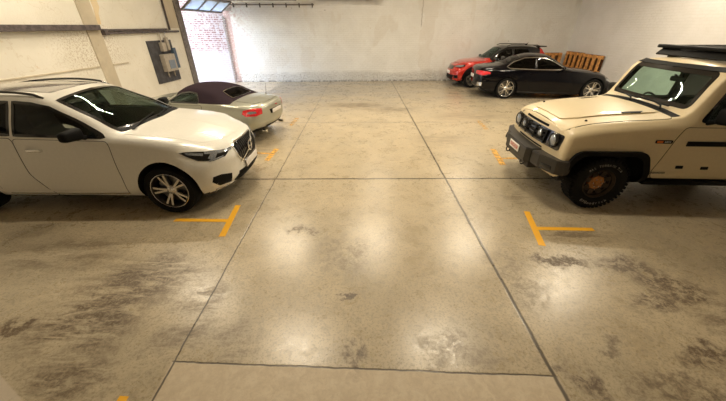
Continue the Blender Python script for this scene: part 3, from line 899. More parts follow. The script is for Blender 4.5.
    bm = bmesh.new(); slab(bm, [(.58, -.43), (.58, .43), (.85, .43), (.92, .37), (.92, -.37), (.85, -.43)], .53, .765)
    bp = obj('bumper', bm, M['bumper_steel'], root, smooth=False); 
    for s in (-1, 1):
        bm = bmesh.new(); pts = [(.58, s * .44), (.845, s * .44), (.82, s * .62), (.70, s * .90), (.60, s * .965), (.50, s * .93)]
        slab(bm, pts, .545, .755); w = obj('bumper_wing', bm, M['bumper_steel'], root, smooth=False)
        bm = bmesh.new(); vs = box(bm, -.09, .09, -.012, .012, -.035, .035, .01)
        xform(vs, Matrix.Translation((.765, s * .765, .61)) @ Matrix.Rotation(s * math.radians(118), 4, 'Z')); obj('fog_lamp', bm, M['gloss_black'], w)
        bm = bmesh.new(); ring = [(.885 + .035 * math.cos(a), s * .30, .50 + .045 * math.sin(a)) for a in [2 * PI * k / 16 for k in range(17)]]
        tube(bm, ring, .012, 6); obj('tow_loop', bm, M['bumper_steel'], bp)
    bm = bmesh.new(); box(bm, .60, .84, -.40, .40, .42, .535, .03); obj('skid_plate', bm, M['bumper_steel'], root)
    pl = number_plate(c, (.928, -.02, .665), 0, .36, .115); plate_marks((.928, -.02, .665), pl, 6, .30)
    # roof rack
    bm = bmesh.new()
    for s in (-1, 1): box(bm, -3.60, -1.34, s * .66 - .02, s * .66 + .02, 2.115, 2.165, .01)
    for k in range(11):
        x = -1.42 - k * .21; box(bm, x - .04, x + .04, -.66, .66, 2.135, 2.16, .006)
    box(bm, -1.37, -1.27, -.70, .70, 2.125, 2.175, .015)
    for s in (-1, 1):
        for x in (-1.60, -2.5, -3.4): box(bm, x - .10, x + .10, s * .68 - .02, s * .68 + .02, 1.97, 2.13, .01)
    vs = box(bm, -.012, .012, -.62, .62, -.06, .06, .005); xform(vs, Matrix.Translation((-1.28, 0, 2.075)) @ Matrix.Rotation(-.8, 4, 'Y'))
    obj('roof_rack', bm, M['black_plastic'], root, angle=30)
    # pressed ribs on the roof
    bm = bmesh.new()
    for y in (-.48, -.32, .32, .48): c.strip(bm, [(-1.55, y), (-3.6, y)], .07, 'top', 1, .012, .02)
    obj('roof_rib', bm, c.paint, root, angle=30)
    for sg in (-1, 1):
        tb = bmesh.new(); c.plate(tb, [(sg * .80, .80), (sg * .80, 1.0), (sg * .70, 1.0), (sg * .70, .80)], 'rear', 1, .006, .01, 0, .06); obj('tail_light', tb, M['red_lens'], root)
    W = wheels(root, .405, .255, .222, 'steel', 2.922, .93, 'bronze', 'black_plastic', True)
    for w in W:
        sg = 1 if w.location.y > 0 else -1
        if sg > 0:
            ty = [k for k in w.children if k.name.startswith('tyre')][0]
            arc_text('ALL TERRAIN T/A', .305, .048, 90, ty, sg * .255 * .525, sg, M['white_ink'])
            arc_text('BFGoodrich', .315, .060, 270, ty, sg * .255 * .525, sg, M['white_ink'], True)
    c.seats([(-2.0, (-.38, .38), .62), (-2.9, (-.42, 0, .42), .64)], -.38, (-1.12, -.90, .75, 1.30, .70), (-1.30, 1.30))
    bm = bmesh.new(); box(bm, -1.235, -1.205, -.13, .13, 1.70, 1.77, .02, 0, 2); tube(bm, [(-1.20, 0, 1.77), (-1.15, 0, 1.80)], .012, 6); obj('rear_view_mirror', bm, M['interior'], root)
    # licence disc and pale stickers at the foot of the windscreen
    bm = bmesh.new(); c.plate(bm, arc(.585, 1.455, .035, 0, 345, 16), 'front', 1, -.010, .003, 0, .05); obj('licence_disc', bm, M['sticker'], root)
    bm = bmesh.new(); c.plate(bm, [(.43, 1.43), (.51, 1.43), (.51, 1.47), (.43, 1.47)], 'front', 1, -.010, .003, 0, .05); obj('windshield_sticker', bm, M['white_plate'], root)
    return c

# =================================================================== BLACK COUPE
def build_coupe():
    root = thing('coupe', 'glossy black two-door coupe parked in front of the wooden crates by the back wall', 'car', (8.62, 12.50, 0), -.125)
    root.scale = (1.07, 1.06, 1.10)
    arch = arch_circle(.385, .335)
    dlo = [round_poly([(-.98, .955), (-1.55, 1.225), (-1.80, 1.275), (-1.95, 1.28), (-1.95, .965)], .03),
           round_poly([(-2.0, .965), (-2.0, 1.28), (-2.35, 1.255), (-2.68, 1.14), (-2.86, 1.02), (-2.8, .985)], .03)]
    ws = [(-.75, 0), (-.82, .40), (-.98, .60), (-1.50, .47), (-1.42, 0), (-1.50, -.47), (-.98, -.60), (-.82, -.40)]
    rw = [(-2.45, 0), (-2.48, .46), (-3.0, .56), (-3.12, 0), (-3.0, -.56), (-2.48, -.46)]
    spec = dict(uF=.82, uR=-3.88, Lf=.6, Lr=.5, WB=2.84, Wmax=.895, mid=-1.5, fr=.10, rr=.12, arch=arch, cabin=(-3.32, -.80),
        fdef=lambda y, z: -.30 * (y / .9) ** 2.5 - .10 * max(0, z - .5) / .2, rdef=lambda y, z: .22 * (y / .9) ** 2.6 + .12 * max(0, z - .85) / .15 * 0,
        curves=dict(zb=[(-3.88, .30), (-3.3, .18), (.5, .16), (.82, .20)], W=[(-3.88, .86), (-3.2, .90), (-2.8, .905), (-1.5, .88), (0, .895), (.82, .87)], zl=.30, zm=[(-3.88, .66), (0, .60), (.82, .52)],
            ys=[(-3.88, .74), (-3.2, .82), (-2.6, .845), (-1.5, .83), (0, .82), (.82, .74)], zs=[(-3.88, .90), (-3.2, .95), (-2.6, .95), (-1.5, .92), (-.7, .89), (0, .82), (.5, .72), (.82, .62)],
            yt=[(-3.88, .60), (-3.3, .62), (-3.1, .60), (-2.5, .545), (-1.9, .56), (-1.5, .585), (-1.0, .69), (-.75, .72), (0, .68), (.82, .58)],
            zt=[(-3.88, .94), (-3.4, 1.00), (-3.15, 1.03), (-2.9, 1.10), (-2.5, 1.25), (-2.0, 1.335), (-1.7, 1.32), (-1.45, 1.25), (-1.05, 1.02), (-.85, .94), (0, .86), (.5, .76), (.82, .65)],
            zc=[(-3.88, .97), (-3.4, 1.03), (-3.15, 1.07), (-2.9, 1.17), (-2.5, 1.32), (-2.0, 1.395), (-1.6, 1.375), (-1.42, 1.32), (-1.0, 1.12), (-.75, .985), (-.62, .96), (0, .90), (.5, .80), (.82, .68)],
            rs=.07, rt=.06),
        windows=[dict(view='side', poly=p, range=(-2, 2)) for p in dlo] + [dict(view='top', poly=ws, range=(.90, 2)), dict(view='top', poly=rw, range=(.95, 2))])
    c = Car(root, spec, M['black_paint'])
    panes(c, dlo, 'side_window', 'dark_glass'); panes(c, [ws], 'windshield', 'glass', 'top', (1,)); panes(c, [rw], 'rear_window', 'dark_glass', 'top', (1,))
    frames(c, [ws, rw], .04, 'top', (1,), 'gloss_black', 'windshield_surround')
    for sg in (-1, 1):
        bm = bmesh.new()
        c.strip(bm, [(-.96, .955), (-1.3, 1.13), (-1.55, 1.24), (-1.80, 1.293), (-2.0, 1.297), (-2.35, 1.27), (-2.68, 1.155), (-2.92, 1.01), (-2.82, .965), (-2.0, .945), (-1.4, .94)], .020, 'side', sg, .007, .01, 0, True)
        obj('window_trim', bm, M['chrome'], root)
    fd = round_poly([(-.86, .89), (-.72, .50), (-.74, .27), (-1.95, .25), (-2.18, .5), (-2.20, .92)], .07)
    for sg in (-1, 1):
        c.door(fd, sg, (-2.02, .80), hmat='black_paint'); mirror(c, -1.12, .97, 1.0, sg, 'black_paint', (.12, .20, .13))
    bm = bmesh.new()
    hp = [(.56, 0), (.50, .40), (.40, .60), (-.66, .70), (-.62, 0), (-.66, -.70), (.40, -.60), (.50, -.40)]
    c.plate(bm, [(x * 1.012, y * 1.015) for x, y in hp], 'top', 1, .001, .004, 1, .1); c.plate(bm, hp, 'top', 1, .005, .006, 0, .08); obj('hood', bm, [c.paint, M['liner']], root, angle=40)
    bm = bmesh.new()
    tp = [(-3.20, -.56), (-3.20, .56), (-3.72, .58), (-3.80, 0), (-3.72, -.58)]
    c.plate(bm, [(x * 1.002, y * 1.015) for x, y in tp], 'top', 1, .001, .004, 1, .1); c.plate(bm, tp, 'top', 1, .005, .006, 0, .08); obj('trunk_lid', bm, [c.paint, M['liner']], root, angle=40)
    for sg in (-1, 1):
        bm = bmesh.new(); c.plate(bm, [(-3.85, .42, .86), (-3.74, .72, .88), (-3.50, .86, .86), (-3.50, .87, .80), (-3.72, .80, .74), (-3.86, .42, .76)], '3d', sg, .006, .01, 0, .05)
        obj('tail_light', bm, M['red_lens'], root)
        bm = bmesh.new(); c.plate(bm, [(.72, .50, .62), (.60, .68, .68), (.40, .82, .72), (.42, .84, .66), (.60, .76, .57), (.72, .58, .54)], '3d', sg, .005, .01, 0, .05)
        obj('headlight', bm, M['lens'], root)
        bm = bmesh.new(); c.plate(bm, [(-3.86, .40, .32), (-3.78, .70, .34), (-3.80, .70, .27), (-3.86, .40, .25)], '3d', sg, .008, .012, 0, .06); obj('exhaust_tip', bm, M['chrome'], root)
        bm = bmesh.new(); c.plate(bm, [(-3.80, .60, .50), (-3.66, .80, .52), (-3.66, .80, .40), (-3.80, .60, .38)], '3d', sg, .005, .01, 0, .06); obj('rear_bumper_vent', bm, M['alloy'], root)
    bm = bmesh.new(); c.plate(bm, round_poly([(-.36, .40), (-.36, .60), (.36, .60), (.36, .40)], .08), 'front', 1, .006, .02, 0, .06); obj('grille', bm, M['chrome'], root)
    h = c.proj('rear', 0, .66)[0]; pl = number_plate(c, (h.x - .012, 0, .66), PI)
    wheels(root, .335, .24, .250, 'twin', 2.84, .89, phase=.1)
    c.seats([(-1.95, (-.36, .36), .28), (-2.6, (-.34, .34), .34)], -.36, (-1.15, -.90, .5, .93, .62), (-1.28, .88))
    return c

# =================================================================== RED CROSSOVER
def build_red():
    root = thing('crossover', 'red crossover with black roof parked behind the black coupe against the back wall', 'car', (4.92, 15.15, 0), PI + .02)
    root.scale = (.98, .96, 1.09)
    arch = arch_circle(.40, .345)
    dlo = [round_poly([(-.80, 1.04), (-1.28, 1.38), (-1.45, 1.44), (-1.70, 1.455), (-1.70, 1.05)], .03), round_poly([(-1.77, 1.05), (-1.77, 1.455), (-2.4, 1.43), (-2.58, 1.10)], .03)]
    ws = [(-.50, 0), (-.56, .36), (-.76, .60), (-1.28, .47), (-1.20, 0), (-1.28, -.47), (-.76, -.60), (-.56, -.36)]
    spec = dict(uF=.85, uR=-3.42, Lf=.65, Lr=.5, WB=2.62, Wmax=.885, mid=-1.3, fr=.10, rr=.09, arch=arch, cabin=(-3.15, -.60),
        fdef=lambda y, z: -.30 * (y / .9) ** 2.5 - .12 * max(0, z - .62) / .2, rdef=lambda y, z: .18 * (y / .9) ** 2.6,
        curves=dict(zb=.24, W=[(-3.42, .85), (-2.6, .90), (-1.4, .88), (0, .895), (.85, .86)], zl=.34, zm=.66,
            ys=[(-3.42, .78), (-1.4, .83), (0, .83), (.85, .74)], zs=[(-3.42, 1.06), (-2.5, 1.07), (-1.4, 1.02), (-.5, .99), (0, .96), (.85, .80)],
            yt=[(-3.42, .62), (-3.0, .58), (-1.5, .60), (-.85, .70), (-.6, .73), (0, .71), (.85, .60)],
            zt=[(-3.42, 1.10), (-3.25, 1.28), (-3.0, 1.44), (-2.2, 1.52), (-1.6, 1.51), (-1.35, 1.44), (-.8, 1.09), (-.6, 1.03), (0, .99), (.85, .84)],
            zc=[(-3.42, 1.13), (-3.25, 1.36), (-3.1, 1.50), (-2.2, 1.575), (-1.5, 1.56), (-1.22, 1.49), (-.8, 1.25), (-.5, 1.08), (-.4, 1.06), (0, 1.03), (.5, .95), (.85, .87)], rs=.07, rt=.07),
        region=lambda p: (p.z > 1.14 and p.x > -2.95) or (p.z > 1.03 and -2.8 < p.x < -.75 and abs(p.y) > .6), region_mat=M['gloss_black'], split='roof', cuts=[((0, 0, 1.14), (0, 0, 1)), ((-2.95, 0, 0), (1, 0, 0)), ((0, 0, 1.03), (0, 0, 1)), ((-.75, 0, 0), (1, 0, 0)), ((-2.8, 0, 0), (1, 0, 0))],
        windows=[dict(view='side', poly=p, range=(-2, 2)) for p in dlo] + [dict(view='top', poly=ws, range=(1.0, 2))])
    c = Car(root, spec, M['red_paint'])
    panes(c, dlo, 'side_window', 'dark_glass'); panes(c, [ws], 'windshield', 'glass', 'top', (1,)); frames(c, dlo, .03); frames(c, [ws], .05, 'top', (1,), 'gloss_black', 'windshield_surround')
    fd = round_poly([(-.72, .99), (-.56, .6), (-.56, .32), (-1.6, .30), (-1.73, .6), (-1.74, 1.0)], .06); rd = round_poly([(-1.77, 1.0), (-1.76, .6), (-1.64, .30), (-2.10, .30), (-2.28, .7), (-2.62, .9), (-2.66, 1.02)], .06)
    for sg in (-1, 1):
        c.door(fd, sg, (-1.56, .90), hmat='black_plastic'); c.door(rd, sg, (-2.46, .93), hmat='black_plastic')
        mirror(c, -.86, 1.00, 1.08, sg, 'gloss_black', (.12, .22, .15))
        bm = bmesh.new(); c.plate(bm, [(.74, .46, .84), (.60, .64, .87), (.38, .80, .90), (.40, .83, .83), (.58, .76, .76), (.74, .50, .77)], '3d', sg, .005, .01, 0, .05); hl = obj('headlight', bm, M['gloss_black'], root)
        bm = bmesh.new(); c.plate(bm, [(.72, .50, .82), (.58, .66, .85), (.44, .78, .87), (.46, .79, .82), (.58, .70, .79), (.72, .52, .79)], '3d', sg, .012, .008, 0, .05); obj('headlight_element', bm, M['lens'], hl)
        bm = bmesh.new(); c.plate(bm, [(.76, .58, .46), (.62, .76, .48), (.60, .78, .36), (.76, .60, .34)], '3d', sg, .005, .01, 0, .05); obj('bumper_vent', bm, M['black_plastic'], root)
        bm = bmesh.new(); c.plate(bm, [(-3.30, .66, 1.16), (-3.05, .80, 1.12), (-3.05, .84, .96), (-3.34, .74, .92)], '3d', sg, .006, .01, 0, .05); obj('tail_light', bm, M['red_lens'], root)
        bm = bmesh.new()
        for du in (0, -2.62): c.plate(bm, [(p + du, q) for p, q in arc(0, .345, .46, -5, 185, 20) + arc(0, .345, .405, 185, -5, 20)], 'side', sg, .012, .016, 0, .12)
        c.strip(bm, [(-.42, .30), (-2.20, .30)], .07, 'side', sg, .012, .014)
        obj('wheel_arch_cladding', bm, M['black_plastic'], root, angle=45)
        bm = bmesh.new(); tube(bm, [(-1.45, sg * .57, 1.53), (-1.6, sg * .57, 1.575), (-2.8, sg * .56, 1.565), (-3.0, sg * .56, 1.50)], .016, 6); obj('roof_rail', bm, M['gloss_black'], root)
    bm = bmesh.new(); c.plate(bm, [(-.40, .80), (.40, .80), (.34, .66), (-.34, .66)], 'front', 1, .006, .02, 0, .06); obj('grille', bm, M['gloss_black'], root)
    bm = bmesh.new(); c.plate(bm, [(-.55, .46), (.55, .46), (.48, .30), (-.48, .30)], 'front', 1, .006, .02, 0, .06); obj('lower_intake', bm, M['black_plastic'], root)
    bm = bmesh.new()
    hp = [(.58, 0), (.52, .40), (.36, .62), (-.46, .70), (-.38, 0), (-.46, -.70), (.36, -.62), (.52, -.40)]
    c.plate(bm, [(x * 1.012, y * 1.015) for x, y in hp], 'top', 1, .001, .004, 1, .1); c.plate(bm, hp, 'top', 1, .005, .006, 0, .08); obj('hood', bm, [c.paint, M['liner']], root, angle=40)
    h = c.proj('front', 0, .54)[0]; pl = number_plate(c, (h.x + .014, 0, .54), 0)
    # tailgate spoiler, red, with its tip standing above the roof end
    bm = bmesh.new(); box(bm, -3.26, -2.92, -.56, .56, 1.49, 1.535, .018); obj('spoiler', bm, M['gloss_black'], root)
    bm = bmesh.new(); tube(bm, [(-2.55, 0, 1.55), (-2.66, 0, 1.63)], [.03, .008], 8); obj('antenna', bm, M['gloss_black'], root)
    wheels(root, .345, .22, .235, 'ten', 2.62, .885, phase=.2)
    c.seats([(-1.65, (-.36, .36), .40), (-2.4, (-.38, 0, .38), .44)], -.36, (-.95, -.74, .55, 1.0, .62), (-1.08, .98))
    return c

# =================================================================== SILVER ROADSTER
def build_roadster():
    root = thing('convertible', 'champagne silver convertible with a closed plum fabric roof parked behind the white car', 'car', (-5.20, 8.11, 0), PI - .20)
    arch = arch_circle(.355, .315)
    dlo = [round_poly([(-.86, .90), (-1.20, 1.085), (-1.42, 1.115), (-1.62, 1.09), (-1.70, .91)], .04)]
    ws = [(-.50, 0), (-.58, .38), (-.78, .56), (-1.10, .46), (-1.03, 0), (-1.10, -.46), (-.78, -.56), (-.58, -.38)]
    rw = round_poly([(-2.10, -.36), (-2.10, .36), (-2.36, .40), (-2.40, 0), (-2.36, -.40)], .04)
    spec = dict(uF=.80, uR=-3.20, Lf=.6, Lr=.6, WB=2.33, Wmax=.85, mid=-1.3, fr=.12, rr=.13, arch=arch, cabin=(-2.15, -.60),
        fdef=lambda y, z: -.34 * (y / .86) ** 2.4, rdef=lambda y, z: .30 * (y / .86) ** 2.5 + .10 * max(0, .5 - z) / .2,
        curves=dict(zb=[(-3.2, .30), (-2.6, .17), (.5, .16), (.8, .20)], W=[(-3.2, .82), (-2.4, .865), (-1.3, .84), (0, .86), (.8, .82)], zl=.28, zm=.56,
            ys=[(-3.2, .72), (-2.4, .80), (-1.3, .78), (0, .80), (.8, .68)], zs=[(-3.2, .84), (-2.5, .885), (-2.2, .89), (-1.3, .86), (-.6, .85), (0, .82), (.8, .60)],
            yt=[(-3.2, .56), (-2.6, .60), (-2.35, .61), (-2.0, .58), (-1.5, .55), (-1.15, .56), (-.8, .65), (-.6, .67), (0, .60), (.8, .50)],
            zt=[(-3.2, .88), (-2.6, .925), (-2.42, .94), (-2.2, 1.02), (-1.95, 1.12), (-1.5, 1.175), (-1.2, 1.14), (-.8, .93), (-.6, .88), (0, .84), (.8, .63)],
            zc=[(-3.2, .915), (-2.7, .955), (-2.48, .965), (-2.35, 1.00), (-2.05, 1.15), (-1.6, 1.235), (-1.25, 1.225), (-1.05, 1.17), (-.75, 1.02), (-.5, .91), (0, .86), (.8, .66)], rs=.08, rt=.09),
        region=lambda p: p.x < -1.05 and p.x > -2.46 and p.z > .905, cuts=[((-1.05, 0, 0), (1, 0, 0)), ((-2.46, 0, 0), (1, 0, 0)), ((0, 0, .905), (0, 0, 1))], region_mat=M['soft_top'], split='fabric_roof',
        windows=[dict(view='side', poly=p, range=(-2, 2)) for p in dlo] + [dict(view='top', poly=ws, range=(.86, 2))])
    c = Car(root, spec, M['silver_paint'])
    panes(c, dlo, 'side_window', 'glass'); panes(c, [ws], 'windshield', 'glass', 'top', (1,)); panes(c, [rw], 'rear_window', 'dark_glass', 'top', (1,), .004)
    frames(c, dlo, .03); frames(c, [ws], .05, 'top', (1,)); frames(c, [rw], .02, 'top', (1,), 'chrome', 'rear_window_frame', .008)
    fd = round_poly([(-.70, .84), (-.56, .5), (-.56, .25), (-1.60, .24), (-1.76, .5), (-1.78, .865)], .06)
    for sg in (-1, 1):
        c.door(fd, sg, (-1.62, .74)); mirror(c, -.95, .93, .95, sg, 'silver_paint', (.11, .20, .13))
        bm = bmesh.new(); c.plate(bm, [(-3.08, .50, .80), (-2.98, .66, .825), (-2.80, .79, .80), (-2.78, .82, .73), (-2.86, .81, .67), (-3.02, .68, .66), (-3.10, .52, .69)], '3d', sg, .006, .012, 0, .04)
        tl = obj('tail_light', bm, M['red_lens'], root)
        bm = bmesh.new(); c.plate(bm, [(-3.0, .64, .755), (-2.90, .74, .77), (-2.86, .77, .74), (-2.92, .74, .71), (-3.02, .64, .72)], '3d', sg, .012, .008, 0, .04); obj('reversing_lens', bm, M['lens'], tl)
        bm = bmesh.new(); c.plate(bm, [(.70, .40, .56), (.50, .62, .66), (.36, .72, .70), (.44, .72, .60), (.66, .52, .50)], '3d', sg, .005, .01, 0, .05); obj('headlight', bm, M['lens'], root)
    bm = bmesh.new(); tp = [(-2.52, -.54), (-2.52, .54), (-2.95, .50), (-3.08, .30), (-3.10, 0), (-3.08, -.30), (-2.95, -.50)]
    c.plate(bm, [(x * 1.003, y * 1.015) for x, y in tp], 'top', 1, .001, .004, 1, .1); c.plate(bm, tp, 'top', 1, .005, .006, 0, .06); obj('trunk_lid', bm, [c.paint, M['liner']], root, angle=40)
    bm = bmesh.new(); hp = [(.50, 0), (.46, .34), (.30, .52), (-.46, .64), (-.44, 0), (-.46, -.64), (.30, -.52), (.46, -.34)]
    c.plate(bm, [(x * 1.012, y * 1.015) for x, y in hp], 'top', 1, .001, .004, 1, .1); c.plate(bm, hp, 'top', 1, .005, .006, 0, .08); obj('hood', bm, [c.paint, M['liner']], root, angle=40)
    bm = bmesh.new(); c.plate(bm, [(-.30, .74), (.30, .74), (.26, .64), (-.26, .64)], 'rear', 1, .003, .01, 0, .06); pr = obj('plate_recess', bm, M['black_plastic'], root)
    bm = bmesh.new(); c.plate(bm, [(-.42, .40), (.42, .40), (.36, .31), (-.36, .31)], 'rear', 1, .004, .012, 0, .06); obj('rear_diffuser', bm, M['black_plastic'], root)
    h = c.proj('rear', 0, .69)[0]; pl = number_plate(c, (h.x - .014, 0, .69), PI, .44, .085)
    bm = bmesh.new(); box(bm, h.x - .02, h.x - .005, -.035, .035, .80, .82, .004); obj('brake_lamp', bm, M['red_lens'], root)
    for q in (-.45, .45):
        bm = bmesh.new(); tube(bm, [(-3.0, q, .27), (-3.12, q, .27)], .036, 14); obj('exhaust_tip', bm, M['chrome'], root)
    bm = bmesh.new(); h = c.proj('top', -2.72, -.50)[0]; tube(bm, [h, h + Vector((0, 0, .03))], .014, 8); tube(bm, [h, h + Vector((-.03, 0, .26))], [.005, .003], 6); obj('antenna', bm, M['gloss_black'], root)
    wheels(root, .315, .21, .22, 'ten', 2.33, .845, phase=.2)
    c.seats([(-1.62, (-.34, .34), .22)], -.34, (-1.0, -.78, .45, .88, .58), (-1.12, .84))
    return c

# =================================================================== SETTING
def struct(name, bm, m, loc=None, rz=0.0, smooth=False):
    o = obj(name, bm, m, None, smooth=smooth); o['kind'] = 'structure'
    if loc: o.location = loc
    o.rotation_euler = (0, 0, rz)
    return o

def mat_floor():
    t = NT('worn_polished_concrete'); p = t.pos()
    big = t.noise(p, .55, 5, .6, .4); mid = t.noise(p, 2.3, 7, .68, .8); fine = t.noise(p, 11, 8, .72, .6); grit = t.noise(p, 42, 5, .75); sp = t.ramp(t.noise(p, 26, 5, .8), .36, .56)
    c = t.mix(t.ramp(mid, .30, .70), (.455, .375, .25), (.58, .487, .335))
    c = t.mix(t.math('MULTIPLY', t.ramp(big, .46, .62), .30), c, (.37, .33, .245))
    c = t.mix(t.math('MULTIPLY', t.ramp(fine, .50, .66), .50), c, (.27, .22, .15))
    c = t.mix(t.math('MULTIPLY', t.ramp(grit, .50, .60), .55), c, (.23, .185, .12))
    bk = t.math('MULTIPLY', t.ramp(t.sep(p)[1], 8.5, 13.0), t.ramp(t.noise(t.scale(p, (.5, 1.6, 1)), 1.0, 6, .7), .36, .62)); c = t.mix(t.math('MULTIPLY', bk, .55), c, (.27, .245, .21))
    # streaky stains: noise pulled out along one direction
    rot = t.n('ShaderNodeMapping', {'Vector': p, 'Rotation': (0, 0, .7), 'Scale': (1.2, 5.0, 1)}).outputs[0]
    st = t.noise(rot, 1.6, 8, .72, .6)
    warp = t.n('ShaderNodeVectorMath', {0: t.n('ShaderNodeTexNoise', {'Vector': p, 'Scale': 2.2, 'Detail': 6, 'Roughness': .7}).outputs[1], 1: (-.5, -.5, -.5)}, operation='ADD').outputs[0]
    wp = t.n('ShaderNodeVectorMath', {0: p, 1: t.n('ShaderNodeVectorMath', {0: warp, 1: (.9, .9, 0)}, operation='MULTIPLY').outputs[0]}, operation='ADD').outputs[0]
    tot = None
    def spot(x, y, rx, ry, k, tex=None, ang=0.0):
        nonlocal tot
        mp = t.n('ShaderNodeMapping', {'Vector': t.n('ShaderNodeVectorMath', {0: wp, 1: (-x, -y, 0)}, operation='ADD').outputs[0], 'Rotation': (0, 0, ang), 'Scale': (1 / rx, 1 / ry, 0)}).outputs[0]
        d = t.n('ShaderNodeVectorMath', {0: mp}, operation='LENGTH').outputs['Value']
        m = t.math('MULTIPLY', t.ramp(d, 1.15, .35), k)
        if tex is not None: m = t.math('MULTIPLY', m, tex)
        tot = m if tot is None else t.math('MAXIMUM', tot, m)
    sm = t.ramp(st, .38, .58); fm = t.ramp(fine, .36, .56)
    for a in [(-2.45, 2.45, .75, .55, .75, sm, .4), (-2.6, 1.9, .6, .55, .8, sm, .4), (-2.3, 1.45, .5, .3, .7, sm, 0), (-3.25, 1.85, .28, .09, .9, None, .35), (-2.78, 2.28, .22, .05, .8, fm, .4), (-1.62, 2.0, .28, .6, .55, sm, 0), (-1.15, 1.75, .3, .25, .5, sm, 0),
              (-.85, 3.35, .22, .16, .8, fm, 0), (-.25, 2.9, .5, .45, .35, fm, 0), (-.13, 2.18, .09, .05, .85, None, 0), (-.03, 1.55, .14, .10, .7, fm, 0), (.85, 1.62, .36, .24, .30, fm, 0), (.62, 1.72, .2, .12, .28, fm, 0),
              (2.35, 2.72, .45, .10, .95, None, .0), (2.9, 3.25, .6, .25, .6, sm, -.3), (3.05, 2.62, .4, .22, .9, fm, -.3), (3.35, 2.35, .42, .28, .8, fm, -.4), (3.0, 2.1, .32, .2, .75, fm, -.5), (2.16, 1.58, .13, .09, .6, None, 0), (2.95, 1.5, .3, .12, .95, fm, -.5), (2.6, 1.25, .7, .16, .6, fm, -.3), (3.6, 1.9, .5, .4, .6, sm, -.5), (1.75, 2.5, .25, .5, .35, fm, 0),
              (-.2, 10.9, 1.2, .5, .7, sm, 0), (.9, 10.3, 1.1, .35, .6, sm, 0), (2.6, 4.2, .5, .3, .4, sm, 0), (1.75, 1.3, .12, .2, .8, fm, 0), (-2.9, 6.5, 1.2, .8, .5, sm, 0), (3.4, 9.4, 1.5, .5, .45, sm, 0), (-3.6, 2.9, .8, .4, .45, sm, .3), (2.0, 7.2, .8, .5, .35, sm, 0)]:
        spot(*a)
    tot = t.math('MULTIPLY', t.math('MULTIPLY', tot, 1.3, clamp=True), t.math('ADD', .45, t.math('MULTIPLY', sp, .55)))
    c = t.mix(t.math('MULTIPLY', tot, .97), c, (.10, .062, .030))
    # expansion joints, slightly wandering
    s = t.sep(p); jw = t.math('MULTIPLY', t.math('SUBTRACT', t.noise(p, 3.5, 4), .5), .035)
    jx, jy = t.math('ADD', s[0], jw), t.math('ADD', s[1], jw)
    def line(v, at, hw): return t.ramp(t.math('ABSOLUTE', t.math('SUBTRACT', v, at)), hw * 1.8, hw * .5)
    J = t.math('MAXIMUM', line(jx, -1.57, .007), line(jx, 1.545, .014))
    J = t.math('MAXIMUM', J, line(jy, 4.98, .018)); J = t.math('MAXIMUM', J, t.math('MULTIPLY', line(jy, 8.72, .022), .6))
    inside = t.math('MULTIPLY', t.ramp(s[0], -1.60, -1.57), t.ramp(s[0], 1.58, 1.55))
    edge = t.math('ADD', s[1], t.math('MULTIPLY', t.math('SUBTRACT', s[0], -1.57), .045))
    J = t.math('MAXIMUM', J, t.math('MULTIPLY', line(t.math('ADD', edge, jw), 1.51, .006), inside))
    # fresher slab at the near edge
    near = t.math('MULTIPLY', t.ramp(edge, 1.515, 1.50), inside)
    left = t.math('MULTIPLY', t.ramp(t.math('ADD', s[0], t.math('MULTIPLY', s[1], 1.9)), -.22, -.25), 1.0)
    c2 = t.mix(fm, (.66, .56, .41), (.58, .47, .33))
    c = t.mix(t.math('MULTIPLY', near, .72), c, c2)
    c = t.mix(t.math('MULTIPLY', left, .8), c, (.60, .52, .42))
    c = t.mix(t.math('MULTIPLY', J, .92), c, (.045, .030, .016))
    r = t.math('ADD', t.math('MULTIPLY', mid, .14), t.math('MULTIPLY', fine, .20)); r = t.math('ADD', r, .12)
    r = t.math('ADD', r, t.math('MULTIPLY', t.math('MAXIMUM', near, tot), .22))
    h = t.math('SUBTRACT', t.math('ADD', t.math('MULTIPLY', fine, .35), t.math('MULTIPLY', grit, .25)), t.math('MULTIPLY', J, 1.5))
    t.bsdf(Base_Color=c, Roughness=r, Specular_IOR_Level=.8, Normal=t.bump(h, .18, .005))
    return t.m

